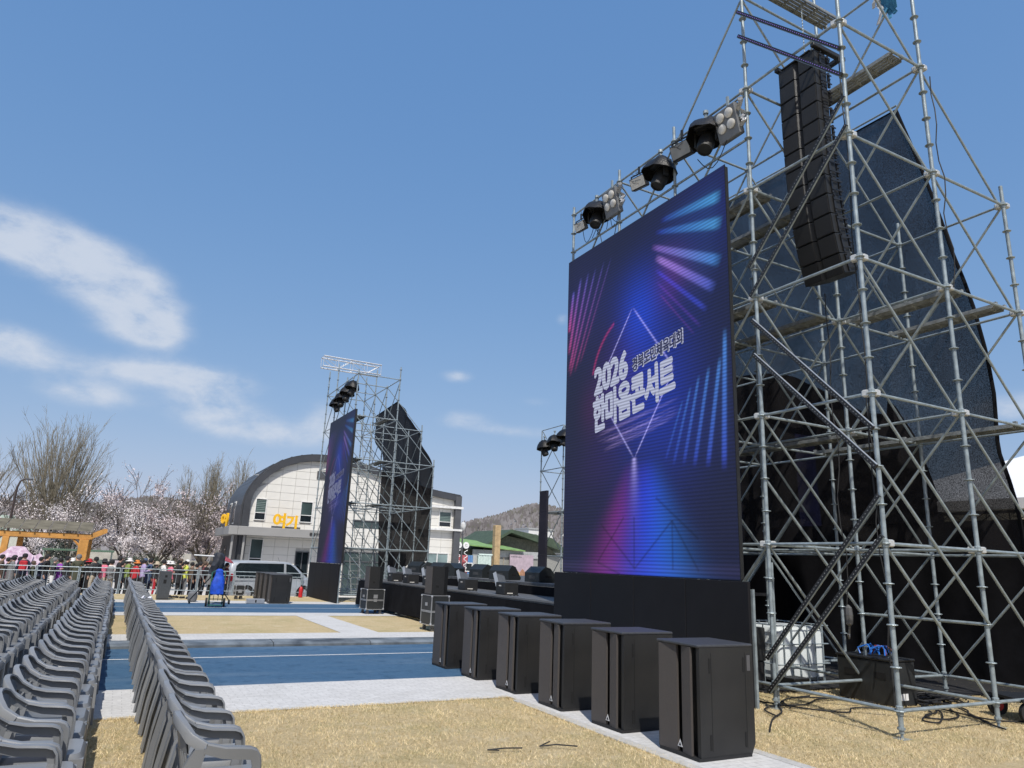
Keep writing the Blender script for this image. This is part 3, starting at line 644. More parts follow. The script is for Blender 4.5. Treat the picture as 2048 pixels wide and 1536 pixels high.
# ---------------------------------------------------------------- pixel light bars between the two front standards
PIX = mat('pixel_led_lens', (.22, .22, .22), .3, emit=(.8, .82, .95, .03))
PIXV = mat('pixel_led_violet', (.3, .2, .6), .3, emit=(.16, .08, .55, .5))
BARP = [(11.37,9.27,'topmost, glowing faintly violet'),(10.87,8.82,'second from the top, violet lit'),(6.50,8.47,'upper one of the pair crossing the hanging speakers'),(6.01,8.0,'lower one of the pair crossing the hanging speakers'),(5.62,3.62,'upper one of the bright silver pair'),(5.06,3.13,'lower one of the bright silver pair'),(.64,2.78,'upper one of the pair ending near the white tank'),(.21,2.29,'lowest of all, ending at the foot of the tower')]
for k, (z1, z2, lb) in enumerate(BARP):
    p = Vector((8.17, 7.56, z1)); q = Vector((8.17, 5.66, z2)); L = (q-p).length
    root = thing('pixel_light_bar', 'pixel light bar on the scaffold, '+lb, 'light bar', p, group='pixel light bars on the scaffold')
    root.rotation_mode = 'QUATERNION'
    zz = (q-p).normalized(); xx = Vector((-1, 0, 0)); yy = zz.cross(xx)
    root.rotation_quaternion = Matrix((xx, yy, zz)).transposed().to_quaternion()
    MB().box(-.018, -.027, 0, .018, .027, L).build('housing', BLACKP, root)
    MB().box(-.012, -.036 if k in (4, 5) else .0275, .01, .012, -.0275 if k in (4, 5) else .034, L-.01).build('rail', ALU if k in (4, 5) else GALV, root)
    d = MB(); n = int(L/.055)
    for i in range(n): d.box(.0185, -.005, .03+i*.055, .021, .005, .045+i*.055)
    o = d.build('pixel', PIXV if k < 2 else PIX, root); o['kind'] = 'stuff'

# ---------------------------------------------------------------- hanging line array
la = thing('line_array', 'tall curved column of black loudspeakers hanging inside the near scaffold tower', 'speaker array', (9.0, 7.08, 10.36))
cb = MB().prism([(0,-.37),(0,-.05),(.05,0),(0,.05),(0,.37),(.27,.37),(.48,.22),(.48,-.22),(.27,-.37)], 'z', -.316, 0).mesh('speaker_box', BLACKP)
gr = MB()
for y0, y1 in ((-.355,-.055), (.055,.355)):
    gr.add([(-.012,y0,-.306),(-.012,y1,-.306),(-.012,y1,-.010),(-.012,y0,-.010),(-.001,y0,-.306),(-.001,y1,-.306),(-.001,y1,-.01),(-.001,y0,-.01)], [(0,1,2,3),(0,4,5,1),(1,5,6,2),(2,6,7,3),(3,7,4,0)])
grm = gr.mesh('grille', mat('array_grille', (.013, .0125, .0125), .6, 0, .1, 120, .3, 400))
rgms = []
for s_ in (-1, 1):
    rg = MB()
    rg.box(.10, s_*.372, -.30, .14, s_*.392, -.02); rg.box(.30, s_*.355, -.30, .34, s_*.385, -.02)
    rg.box(.09, s_*.394, -.09, .36, s_*.402, -.065); rg.box(.09, s_*.394, -.25, .36, s_*.402, -.228)
    rg.tube((.12, s_*.39, -.03), (.12, s_*.41, -.03), .014, n=6); rg.tube((.32, s_*.385, -.16), (.32, s_*.405, -.16), .012, n=6)
    rgms.append(rg.mesh('rigging_bar', mat('rigging_black_steel', (.035, .035, .037), .4, .5)))
ang = 0; pos = Vector((0, 0, 0)); inc = [0,0,.3,.4,.5,.7,1.2,1.7,2.2,2.8,3.2,3.8]
for k in range(12):
    ang += R(inc[k]); o = obj('speaker_box', cb, la); o.location = pos; o.rotation_euler = (0, -ang, 0)
    obj('grille', grm, o); [obj('rigging_bar', g_, o) for g_ in rgms]
    pos = pos+Vector((math.sin(ang), 0, -math.cos(ang)))*.334
b = MB(); b.bbox(-.05, -.42, .03, .75, -.34, .11, .008); b.bbox(-.05, .34, .03, .75, .42, .11, .008); b.bbox(.2, -.34, .03, .3, .34, .11, .008); b.bbox(.62, -.34, .03, .7, .34, .11, .008)
b.bbox(-.03, -.30, .004, .5, .30, .029, .004)
b.build('fly_frame', BLACKP, la)
b = MB()
for k in range(16): b.lathe([(.006,-.012),(.014,-.006),(.014,.006),(.006,.012)], 6, (.25, 0, .24+k*.065))
b.bbox(.17, -.09, .115, .33, .09, .235, .02); b.tube((.25, 0, .23), (.25, 0, 1.32), .005, n=5)
b.build('hoist_chain', GALV, la)

# ---------------------------------------------------------------- lights on the truss rails
def mover(label, loc, rz=0, s_=1.0, group=None):
    root = thing('moving_head_light', label, 'stage light', loc, rz, group)
    root.scale = (s_, s_, s_)
    M_ = Matrix.Rotation(R(12), 4, 'Y')
    b = MB(); prof = [(.02,.20),(.10,.19),(.17,.14),(.235,.06),(.285,-.05),(.31,-.14),(.30,-.145),(.27,-.05),(.2,.05),(.02,.15)]
    n = 18; vs = []
    for r_, z in prof:
        for i in range(n):
            a = 2*math.pi*i/n; f = 1+.07*math.sin(3*a+z*9)+.04*math.sin(7*a); vs.append(M_@Vector((r_*f*math.cos(a), r_*f*math.sin(a)*1.05, z+.015*math.sin(5*a))))
    b.add(vs, [(j*n+i, j*n+(i+1)%n, (j+1)*n+(i+1)%n, (j+1)*n+i) for j in range(len(prof)-1) for i in range(n)])
    b.build('rain_hood', mat('black_hood_film', (.010, .010, .011), .45, 0, .3, 20, .5, 30, spec=.3), root, True)
    MB().bbox(-.14, -.17, .02, .14, .17, .13, .02).build('base', BLACKP, root)
    y = MB(); y.box(-.04, -.2, -.24, .04, -.165, .0); y.box(-.04, .165, -.24, .04, .2, .0); y.box(-.04, -.2, -.0, .04, .2, .03); y.build('yoke', BLACKP, root)
    h = MB(); Mh = Matrix.Translation((0, 0, -.20))@Matrix.Rotation(R(-155), 4, 'Y')
    h.lathe([(.03,-.17),(.1,-.16),(.13,-.08),(.135,.10),(.12,.20),(.10,.205),(.10,.185),(.02,.18)], 14, M=Mh); h.build('head', BLACKP, root, True)
    c = MB(); c.box(-.02, -.02, .13, .02, .02, .34); c.lathe([(.028,.31),(.045,.31),(.045,.36),(.028,.36)], 8); c.build('clamp', GALV, root)
    return root
def blinder(label, loc, rz=0, group=None):
    root = thing('blinder_light', label, 'stage light', loc, rz, group)
    M_ = Matrix.Rotation(R(-14), 4, 'Y')
    MB().bbox(-.05, -.24, -.32, .07, .24, .24, .012, M=M_).build('housing', LAMPG, root)
    for y, z in ((-.1,.11),(.1,.11),(-.1,-.09),(.1,-.09)):
        l_ = MB().lathe([(.085,0),(.085,.02),(.07,.03),(.03,.036),(.002,.037)], 16, M=M_@Matrix.Translation((-.052, y, z))@Matrix.Rotation(R(-90), 4, 'Y')); l_.build('lamp', LAMPF, root, True)
    b = MB(); b.box(.0, -.27, -.05, .03, -.245, .30); b.box(0, .245, -.05, .03, .27, .30); b.box(0, -.27, .30, .03, .27, .32); b.box(-.01, -.02, .32, .03, .02, .5); b.build('yoke', GALV, root)
    # crumpled clear rain film along one edge
    f = MB(); rnd = random.Random(3); pts = [(.02+rnd.uniform(-.06,.1), -.20-rnd.uniform(0,.14), .30-.05*q) for q in range(11)]
    f.sweep([[Vector(p)+Vector((0,-.06,0)), Vector(p)+Vector((.06,0,.02)), Vector(p)+Vector((0,.05,0)), Vector(p)+Vector((-.05,0,-.01))] for p in pts]); f.build('rain_film', RAINP, root)
    return root
def flood(label, loc, rz=0, s_=1.0, pale=True, group=None):
    root = thing('flood_light', label, 'stage light', loc, rz, group); root.scale = (s_, s_, s_)
    M_ = Matrix.Rotation(R(-20), 4, 'Y')
    MB().bbox(-.06, -.24, -.15, .10, .24, .15, .015, M=M_).build('housing', BLACKP, root)
    MB().box(-.067, -.215, -.125, -.0605, .215, .125, M=M_).build('lens', LAMPF if pale else mat('lens_grey', (.27,.27,.26), .4), root)
    b = MB(); b.box(.0, -.27, -.02, .03, -.245, .25); b.box(0, .245, -.02, .03, .27, .25); b.box(0, -.27, .25, .03, .27, .27); b.box(-.01, -.02, .27, .03, .02, .45); b.build('yoke', BLACKP, root)
    b = MB(); rnd = random.Random(int(loc[1]*10))
    for k in range(3):
        b.path([(rnd.uniform(-.1,.2), rnd.uniform(-.3,.3), .28) if q == 0 else (.05+.2*math.sin(q+k), -.3+q*.1, .2-.25*math.sin(q/6*math.pi)*rnd.uniform(.5,1.2)) for q in range(7)], .006, 5)
    b.build('cable', BLACKP2, root)
    return root
G_ = 'lights along the rail above the huge screen'
blinder('grey four lamp blinder beside the scaffold pole at the upper rail end', (8.12, 7.83, 9.30), 0, G_)
mover('black hooded moving light next to the upper four lamp blinder', (8.12, 8.35, 9.42), .3, 1.12, G_)
flood('flat grey faced flood light between the two upper hooded moving lights', (8.10, 8.97, 9.36), .15, .95, False, G_)
mover('black hooded moving light in the middle of the rail over the huge screen', (8.12, 9.6, 9.32), -.2, 1.08, G_)
flood('small pale faced flood light hanging alone in the middle of the rail', (8.10, 10.25, 9.32), .2, .8, True, G_)
blinder('grey four lamp blinder near the lower left end of the light rail', (8.12, 11.2, 9.35), 0, G_)
mover('black hooded moving light at the left end of the light rail', (8.12, 11.75, 9.38), .5, 1.0, G_)
flood('small pale flood light at the very left end of the light rail', (8.10, 12.35, 9.25), .1, .7, True, G_)
for k, y in enumerate((31.0, 31.9, 32.9, 33.7)):
    mover(['hooded black light nearest the camera on the distant tower rail','second hooded black light on the distant tower rail','third hooded black light on the distant tower rail','farthest hooded black light on the distant tower rail'][k], (8.2, y, 9.35-.1*k), k*.7, 1.12, 'hooded lights on the distant tower')
# loose cables under the rail
b = MB(); rnd = random.Random(8)
for k in range(9):
    y0 = 11.3+rnd.uniform(0, 1.2); y1 = y0+rnd.uniform(-.5,.5); dz = rnd.uniform(.3, 1.0)
    b.path([(8.2, y0+(y1-y0)*q/8, 9.75-.9*q/8-dz*.4*math.sin(q/8*math.pi)) for q in range(9)], .007, 5)
tag(b.build('cable_bundle', BLACKP2), 'loose black cables dangling at the left end of the light rail', 'cables')
for k, (y0, dz, lb) in enumerate(((7.9, .35, 'thin cable loop hanging below the upper four lamp blinder'), (11.0, .8, 'thin cable hanging below the middle of the light rail'))):
    b = MB().path([(8.15, y0+.12*q, 9.0-dz*math.sin(q/6*math.pi)) for q in range(7)], .009, 6); tag(b.build('hanging_cable', BLACKP2), lb, 'cable')

# ---------------------------------------------------------------- subwoofers
def subwoofer():
    root = thing('subwoofer', '', 'subwoofer')
    Wd, D, Hh = .62, .74, 1.06; b = MB()
    # side walls with chamfered rear lower edge, front open step
    for y0, y1 in ((0, .045), (Wd-.03, Wd)):
        b.prism([(.02,.02),(D-.05,.02),(D,.12),(D,Hh-.03),(.02,Hh-.03)], 'y', y0, y1)
    b.box(.12, .045, .02, D-.02, Wd-.03, Hh-.031)
    b.build('cabinet', mat('scuffed_black_cabinet', (.0135,.0138,.0142), .48, 0, .25, 2.2, .25, 220, col2=(.021,.0205,.02), detail=9), root)
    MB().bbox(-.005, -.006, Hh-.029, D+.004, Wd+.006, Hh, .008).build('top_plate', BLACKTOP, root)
    MB().prism([(-.01,.0),(.05,-.008),(D-.06,-.008),(D-.06,Wd+.004),(.03,Wd+.004),(-.01,Wd-.05)], 'z', 0, .028).build('base_plate', BLACKP2, root)
    g1 = MB().prism([(-.004,Wd-.034),(.012,Wd-.034),(.045,.335),(.02,.335)], 'z', .03, Hh-.033); g1.build('grille', GRILL, root)
    g2 = MB().prism([(.02,.262),(.045,.262),(.02,.105),(-.008,.105)], 'z', .03, Hh-.033); g2.build('grille', GRILL, root)
    b = MB().box(.09, .268, .03, .119, .33, Hh-.033).box(.075, .047, .03, .119, .10, Hh-.033); b.build('slot', GAP, root)
    # handles, groove and plate on the side that faces the camera
    h = MB()
    for x in (.14, .60):
        for z in (.16, .86): h.box(x, -.003, z-.07, x+.022, .0, z+.07)
        h.box(x+.03, -.002, .08, x+.034, 0, Hh-.08)
    h.build('side_handle', GAP, root)
    p = MB().box(.655, -.004, .80, .70, -.0005, .95); p.build('name_plate', mat('plate_grey', (.08,.08,.085), .4), root)
    lg = MB().prism([(.262,.075),(.335,.075),(.2985,.145)], 'x', .018, .0195); lg.add([], [])
    lo = lg.build('logo', mat('logo_white', (.6,.6,.6), .5), root)
    MB().prism([(.280,.085),(.317,.085),(.2985,.118)], 'x', .0165, .0179).build('logo_notch', BLACKP, root)
    return root
SUBL = ['black subwoofer cabinet nearest the camera, front of the row on the pale paving','second black subwoofer from the camera in the row before the huge screen','third black subwoofer from the camera in the row before the huge screen','fourth black subwoofer in the row, standing where lawn and cross path meet','fifth black subwoofer in the row, at the edge of the blue track','farthest black subwoofer of the row, standing on the blue track']
sub0 = subwoofer()
for k in range(6):
    o = sub0 if k == 0 else copy_tree(sub0)
    o.location = (5.18+(.012 if k%2 else 0), 5.68+1.235*k, .012); o.rotation_euler = (0, 0, R((0,.8,-.6,.5,-.9,1.5)[k]))
    tag(o, SUBL[k], 'subwoofer', 'subwoofers in a row before the near screen')
for k in range(4):
    o = copy_tree(sub0); o.location = (5.25, 28.75+1.05*k, .01)
    tag(o, ['distant black subwoofer by the far track, nearest of its row in front of the van','distant black subwoofer, second of the row before the silver van','distant black subwoofer, third of the row before the silver van','distant black subwoofer, farthest of the row before the silver van'][k], 'subwoofer', 'subwoofers in front of the silver van')

# ---------------------------------------------------------------- stage
DECK = mat('stage_deck_grey', (.075, .075, .078), .6, 0, .25, 6, .1, 50, col2=(.12,.12,.12))
stage = thing('stage', 'low black concert stage with cloth skirt between the two screens', 'stage', (8.3, 13.2, 0))
def sb(n_, b, m_): return b.build(n_, m_, stage, world=True)
panel = {}
for k in range(12):
    y0 = 13.2+k*1.22
    b = MB().box(8.36, y0+.004, .96, 9.66, y0+1.216, 1.035); sb('deck_panel', b, DECK)
for i in range(5):
    for k in range(12):
        y0 = 13.2+k*1.22; x0 = 9.7+i*1.3; b = MB().box(x0+.004, y0+.004, 1.26, x0+1.296, y0+1.216, 1.33); sb('deck_panel', b, DECK)
sb('riser_face', MB().box(9.67, 13.2, .5, 9.699, 27.84, 1.258), BCLOTH)
sb('edge_trim', MB().box(8.33, 13.2, 1.0, 8.356, 27.86, 1.04), mat('stage_edge_metal', (.16,.16,.16), .5, .3))
def skirt(pts, seed):
    L = [0]; vs = []
    for a, c in zip(pts, pts[1:]): L.append(L[-1]+math.hypot(c[0]-a[0], c[1]-a[1]))
    n = int(L[-1]/.15)
    for k in range(n+1):
        s_ = L[-1]*k/n; i = max(q for q in range(len(L)-1) if L[q] <= s_+1e-9); f = (s_-L[i])/(L[i+1]-L[i]); x = pts[i][0]*(1-f)+pts[i+1][0]*f; y = pts[i][1]*(1-f)+pts[i+1][1]*f
        for q in range(7):
            t_ = q/6; a = (.035*math.sin(s_*2.1+seed)+.02*math.sin(s_*6.3))*(1-t_); vs.append((x-abs(a)-.05*(1-t_), y+a*.4, .07+.05*math.sin(s_*.9+1)+(.955-.07-.05*math.sin(s_*.9+1))*t_))
    return MB().add(vs, [(k*7+q, (k+1)*7+q, (k+1)*7+q+1, k*7+q+1) for k in range(n) for q in range(6)])
for k in range(6): skirt([(8.33, 13.2+k*2.44), (8.33, 13.2+(k+1)*2.44-.01)], k).build('skirt_cloth', BCLOTH, stage, True, world=True)
skirt([(8.33, 27.86), (12.5, 27.9)], 9).build('skirt_cloth', mat('blue_lit_skirt', (.010,.012,.03), .8, 0, .3, 2), stage, True, world=True)  # blue light on this stage end is put into the skirt colour
for y in (13.4, 16.9, 20.5, 24.1, 27.6): sb('support_leg', MB().tube((8.6, y, 0), (8.6, y, .95), .03, n=8), GALV)
# wedge monitors
def wedge():
    root = thing('stage_monitor', '', 'stage monitor')
    MB().prism([(0,0),(.52,0),(.56,.06),(.30,.36),(.16,.40),(.0,.24)], 'y', -.30, .30).build('cabinet', mat('monitor_black_green', (.014,.017,.018), .45, 0, .2, 30, .2, 200), root)
    MB().prism([(.552,.075),(.312,.352),(.318,.357),(.558,.08)], 'y', -.27, .27).build('grille', GRILL, root)
    b = MB().box(-.004, -.12, .08, -.0005, .12, .17); b.build('jack_plate', mat('jack_plate_dark', (.05,.05,.05), .5), root)
    b = MB().box(.16, -.304, .12, .34, -.3005, .17).box(.16, .3005, .12, .34, .304, .17); b.build('side_handle', GAP, root)
    return root
wd0 = wedge()
WED = [(17.55, 10.1, .1, 'wedge monitor nearest the huge screen on the stage edge'), (19.35, 10.0, .5, 'wedge monitor on the stage behind the larger spotlight box'), (21.15, 10.1, .2, 'largest looking wedge monitor on the stage, in front of the mint container'), (22.6, 10.2, 2.2, 'wedge monitor turned sideways beside the grey building corner'), (24.3, 10.1, .6, 'wedge monitor on the stage before the glazed shop door'), (25.6, 10.0, -.3, 'wedge monitor at the left of the row, before the distant black mesh'), (27.0, 10.2, .4, 'farthest wedge monitor at the left end of the stage')]
for k, (y, x, rz, lb) in enumerate(WED):
    o = wd0 if k == 0 else copy_tree(wd0); o.location = (x, y, 1.332); o.rotation_euler = (0, 0, rz); o.scale = (1.25, 1.15, 1.05); tag(o, 'black '+lb, 'stage monitor', 'wedge monitors on the stage')
ALE0 = mat('lamp_bracket_silver', (.42, .43, .44), .35, .4)
def spotbox():
    root = thing('stage_light', '', 'stage light')
    MB().bbox(-.2, -.24, 0, .2, .24, .30, .015).build('base', BLACKP, root)
    MB().box(-.204, -.06, .2, -.2005, .06, .23).box(-.12, -.2445, .03, .04, -.2405, .055).build('badge', LAMPF, root)
    M_ = Matrix.Translation((.04, .42, .26))@Matrix.Rotation(R(58), 4, 'X')@Matrix.Rotation(R(20), 4, 'Y')
    MB().bbox(-.17, -.26, -.03, .17, .26, .035, .015, M=M_).build('lamp_head', BLACKP, root); MB().box(-.175, -.27, -.045, -.150, .27, .05, M=M_).build('bracket', ALE0, root)
    MB().box(-.14, -.225, .036, .155, .225, .042, M=M_).build('lens', mat('lens_silver', (.10,.105,.11), .2), root)
    b = MB(); rnd = random.Random(1)
    for k in range(3): b.path([(.1*k-.2+.05*math.sin(q), -.3-.08*q, .012) for q in range(6)], .009, 5)
    b.build('cable', BLACKP2, root)
    return root
sp0 = spotbox()
for k, (y, lb) in enumerate(((16.5, 'nearest the huge screen'), (18.85, 'second from the huge screen'), (21.6, 'third from the huge screen'), (23.4, 'fourth from the huge screen'), (25.0, 'farthest from the huge screen'))):
    o = sp0 if k == 0 else copy_tree(sp0); o.location = (8.78, y, 1.036); tag(o, 'box light with tilted silver lamp on the stage front, '+lb, 'stage light', 'box lights along the stage front')
# flight cases carrying small speakers
ALE = mat('case_edge_aluminium', (.50, .51, .52), .35, .7, .1); CASEB = mat('flight_case_laminate', (.022, .024, .025), .45, 0, .2, 5)
def flight_case(label, loc, sx_, sy_, h, rz, lid=.58):
    root = thing('flight_case', label, 'flight case', loc, rz)
    z0 = .14
    MB().box(-sx_/2+.012, -sy_/2+.012, z0+.012, sx_/2-.012, sy_/2-.012, h-.012).build('body', CASEB, root)
    b = MB(); e = .022
    for x in (-sx_/2, sx_/2-e):
        for y in (-sy_/2, sy_/2-e): b.box(x, y, z0, x+e, y+e, h)
    zl = z0+(h-z0)*(1-lid)
    for z in (z0+.001, zl, zl+.028, h-e+.001):
        for y in (-sy_/2-.001, sy_/2-e+.001): b.box(-sx_/2+e, y, z, sx_/2-e, y+e, z+e-.002)
        for x in (-sx_/2-.001, sx_/2-e+.001): b.box(x, -sy_/2+e, z, x+e, sy_/2-e, z+e-.002)
    for x in (-1, 1):
        for y in (-1, 1):
            for z in (z0+.03, h-.03): b.lathe([(.005,-.03),(.03,-.02),(.034,0),(.03,.02),(.005,.03)], 8, (x*(sx_/2-.012), y*(sy_/2-.012), z))
    b.build('edge_trim', ALE, root)
    MB().box(-.07, -sy_/2-.006, h-.30, .07, -sy_/2-.0005+.012, h-.18).build('label_plate', ALE, root); MB().box(-.05, -sy_/2-.01, zl-.03, .05, -sy_/2+.011, zl+.06).build('latch', ALE, root); MB().box(-sx_/2-.006, -.06, h-.28, -sx_/2+.011, .06, h-.20).build('label_plate', ALE, root)
    for x in (-1, 1):
        for y in (-1, 1):
            c = MB().tube((x*(sx_/2-.09), y*(sy_/2-.09)-.02, .05), (x*(sx_/2-.09), y*(sy_/2-.09)+.02, .05), .05, n=12); c.box(x*(sx_/2-.09)-.03, y*(sy_/2-.09)-.035, .055, x*(sx_/2-.09)+.03, y*(sy_/2-.09)+.035, z0); c.build('caster', mat('caster_grey', (.14,.14,.14), .5, .3), root)
    return root
def column_speaker(label, loc, wd, dp, h, rz):
    root = thing('small_speaker', label, 'speaker', loc, rz)
    MB().prism([(0,-wd/2),(0,wd/2),(dp*.7,wd/2),(dp,wd*.28),(dp,-wd*.28),(dp*.7,-wd/2)], 'z', 0, h).build('cabinet', BLACKP, root)
    MB().bbox(-.014, -wd/2+.012, .015, -.001, wd/2-.012, h-.015, .004).build('grille', GRILL, root)
    MB().box(.12, -wd/2-.003, h*.25, .2, -wd/2-.0005, h*.33).build('side_handle', GAP, root)
    return root
flight_case('shorter black flight case with silver edges before the left part of the stage', (7.72, 24.1, .012), .62, .62, .80, .05)
column_speaker('small black speaker standing on the shorter flight case', (7.5, 24.1, .814), .44, .5, .72, .05)
flight_case('taller black flight case with silver edges, partly behind the farthest subwoofer of the row', (7.66, 18.45, .012), .52, .66, .90, .05)
column_speaker('small black speaker standing on the taller flight case', (7.46, 18.5, .914), .44, .5, .74, .05)
# back of stage: tower, dark LED wall, narrow LED column
bt = thing('scaffold_tower', 'thin scaffold tower at the back left corner of the stage', 'scaffold', (16.6, 25.0, 0))
tower(bt, [16.6, 18.0], [25.2, 26.4, 28.3], {(0,0): 7.6, (0,1): 7.9, (0,2): 7.9, (1,0): 7.5, (1,1): 7.5, (1,2): 7.5}, decks=[(17, 17.32, 26.45, 28.25, LV[2])])
for k, (y, lb) in enumerate(((26.1,'right one of the hooded lights on the back stage tower'), (27.0,'middle one of the hooded lights on the back stage tower'), (27.9,'left one of the hooded lights on the back stage tower'))): mover('black '+lb, (16.5, y, 7.15+.12*(2-k)), k, 1.2, 'hooded lights on the back stage tower')
LEDB = mat('led_wall_violet', (.010,.010,.014), .6, 0, .6, 1.4, emit=(.012, .006, .05, .12))
bw = thing('led_wall', 'dark violet LED wall at the back of the stage, mostly hidden by the huge screen', 'screen', (16.9, 14.2, 1.34))
for k in range(6):
    for q in range(4): MB().box(0, k*2.05+.004, q*1.22+.004, .1, k*2.05+2.046, q*1.22+1.216).build('panel', LEDB, bw)
lc = thing('led_column', 'narrow dark LED column standing at the back left of the stage', 'screen', (16.4, 27.4, 1.33))
for q in range(4): MB().box(0, 0, q*.93+.003, .1, .62, q*.93+.927).build('panel', LEDB, lc)
# ---------------------------------------------------------------- things under the near scaffold
ib = thing('liquid_tank', 'white plastic liquid tank in a metal cage under the near scaffold', 'tank', (9.95, 8.95, .05))
b = MB(); rings = []
for z, i in ((.0,.06),(.06,.0),(.78,.0),(.86,.05),(.88,.12)):
    r_ = .1; x0, x1, y0, y1 = i, 1.15-i, i, 1.0-i; rg_ = []
    for cx, cy, a0 in ((x1-r_,y1-r_,0),(x0+r_,y1-r_,90),(x0+r_,y0+r_,180),(x1-r_,y0+r_,270)):
        for q in range(5): a = R(a0+q*22.5); rg_.append((cx+r_*math.cos(a), cy+r_*math.sin(a), z))
    rings.append(rg_)
b.sweep(rings); b.build('bottle', mat('translucent_white_plastic', (.62,.66,.66), .4, 0, .06, 2), ib, True)
b = MB()
for k in range(6):
    x = .1+k*.19; b.tube((x,-.03,-.04), (x,-.03,.9), .011, n=6); b.tube((x,1.03,-.04), (x,1.03,.9), .011, n=6)
for k in range(5):
    y = .1+k*.2; b.tube((-.03,y,-.04), (-.03,y,.9), .011, n=6); b.tube((1.18,y,-.04), (1.18,y,.9), .011, n=6)
for z in (-.03, .28, .6, .9):
    b.tube((-.04,-.04,z), (1.19,-.04,z), .01, n=6); b.tube((-.04,1.04,z), (1.19,1.04,z), .01, n=6); b.tube((-.04,-.04,z), (-.04,1.04,z), .01, n=6); b.tube((1.19,-.04,z), (1.19,1.04,z), .01, n=6)
b.build('cage', GALV, ib)
t2 = thing('water_tank', 'yellowish plastic tank half hidden behind the wide black skirt board', 'tank', (9.0, 9.1, .05))
b = MB(); rings = []
for z, i in ((.0,.05),(.05,.0),(.55,.0),(.62,.06)): rings.append([(i,i,z),(.62-i,i,z),(.62-i,.7-i,z),(i,.7-i,z)])
b.sweep(rings); b.build('bottle', mat('yellowed_plastic', (.30,.29,.17), .4), t2); MB().box(-.03,-.03,-.045,.65,.73,0).build('pallet', mat('raw_pallet_wood', (.35,.23,.12), .8), t2)
ar = thing('amplifier_rack', 'black amplifier case with pale mark, under the scaffold beside the skirt board', 'equipment case', (8.72, 8.55, .46))
MB().bbox(0, 0, 0, .5, .5, .5, .012).build('body', CASEB, ar); MB().box(.12,-.004,.25,.26,-.0005,.38).build('badge', mat('badge_grey', (.28,.28,.28), .5), ar); MB().box(-.004,.05,.05,-.0005,.45,.45).build('front_panel', mat('rack_panel', (.04,.04,.045), .4), ar)
MB().bbox(.02,.02,-.40,.48,.48,-.003,.01).build('stand_box', BLACKP2, ar)
bc = thing('black_case', 'big black equipment case with white sticker beside the front scaffold pole', 'equipment case', (10.06, 7.0, .012))
MB().bbox(0, 0, 0, .52, .92, .60, .012).build('body', CASEB, bc); MB().bbox(-.012, -.012, .602, .532, .932, .64, .01).build('lid', BLACKP, bc)
b = MB(); [b.box(.10+q*.075, -.004, .08, .16+q*.075, -.0005, .17) for q in range(3)]; b.build('sticker', WHITEP, bc)
b = MB()
for y in (.2, .7): b.box(-.006, y-.09, .35, -.0005, y+.09, .44)
b.build('recessed_handle', GAP, bc)
# cable with blue plugs on the case
b = MB(); rnd = random.Random(4)
for k in range(9):
    x0, y0 = 10.2+rnd.uniform(-.08,.2), 7.25+rnd.uniform(-.1,.25); b.path([(x0+.05*math.sin(q+k), y0+.05*q*rnd.uniform(.5,1), .68+.13*math.sin(q/5*math.pi)) for q in range(6)], .011, 6, 0 if k < 7 else 1)
tag(b.build('power_plugs', [mat('blue_plug', (.02,.14,.50), .4), mat('red_cable', (.16,.025,.02), .6)]), 'bunch of blue power plugs lying on the big black case', 'plugs')
bb = thing('floor_box', 'small black box on the lawn at the foot of the scaffold', 'equipment case', (9.6, 8.35, .012)); MB().bbox(0,0,0,.34,.3,.2,.01).build('body', BLACKP, bb); MB().box(.1,-.003,.06,.24,-.0004,.14).build('handle', GAP, bb)
# black mats added under the tower's rear half, standing in for shade and cables
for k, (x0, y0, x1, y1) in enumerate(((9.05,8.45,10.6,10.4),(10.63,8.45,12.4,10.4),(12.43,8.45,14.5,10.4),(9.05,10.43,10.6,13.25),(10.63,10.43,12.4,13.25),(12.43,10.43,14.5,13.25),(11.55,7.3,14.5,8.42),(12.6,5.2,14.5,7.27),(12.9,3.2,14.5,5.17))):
    o = MB().bbox(x0, y0, .008, x1, y1, .03, .006).build('ground_mat', mat('black_shade_mat', (.010,.010,.011), .9, 0, .3, 4, .3, 60)); tag(o, 'black ground mat standing in for shade, '+('at the near left corner by the white tank','behind the big black case','behind the scaffold bay right of the black case','beyond the white tank','in the middle of the rear row','at the rear right corner','just right of the cable heap','by the rightmost low curtain','at the right frame edge')[k], 'mat', 'black mats standing in for shade under the near scaffold')
# cables on the ground
def gcable(label, pts, r=.011):
    P = [Vector((x, y, .03)) for x, y in pts]; out = []
    for i in range(len(P)-1):
        p0 = P[max(i-1,0)]; p1 = P[i]; p2 = P[i+1]; p3 = P[min(i+2,len(P)-1)]
        for q in range(8):
            t_ = q/8; out.append(.5*((2*p1)+(p2-p0)*t_+(2*p0-5*p1+4*p2-p3)*t_*t_+(3*p1-p0-3*p2+p3)*t_**3))
    out.append(P[-1]); tag(MB().path(out, r, 6).build('ground_cable', BLACKP2, None, True), label, 'cable', 'black cables on the dry lawn')
gcable('black cable from the big case curling out to a loop on the lawn', [(10.6,7.0),(10.4,6.6),(10.1,6.35),(9.75,6.15),(9.5,6.05),(9.45,6.2),(9.7,6.35),(10.1,6.5),(10.5,6.9)])
gcable('black cable running from the cable heap toward the right frame edge', [(11.2,7.0),(10.9,6.5),(10.5,6.2),(10.6,5.8),(11.3,5.7),(12.4,5.9)])
gcable('black cable crossing the lawn between the first two scaffold poles', [(8.3,7.9),(8.6,7.2),(8.9,6.9),(9.3,7.1),(9.8,6.9),(10.4,6.8)])
gcable('black cable starting behind the nearest subwoofer and running to the tower foot', [(6.9,6.4),(7.5,6.9),(8.0,7.2),(8.4,7.6),(8.9,7.9),(9.5,8.0)])
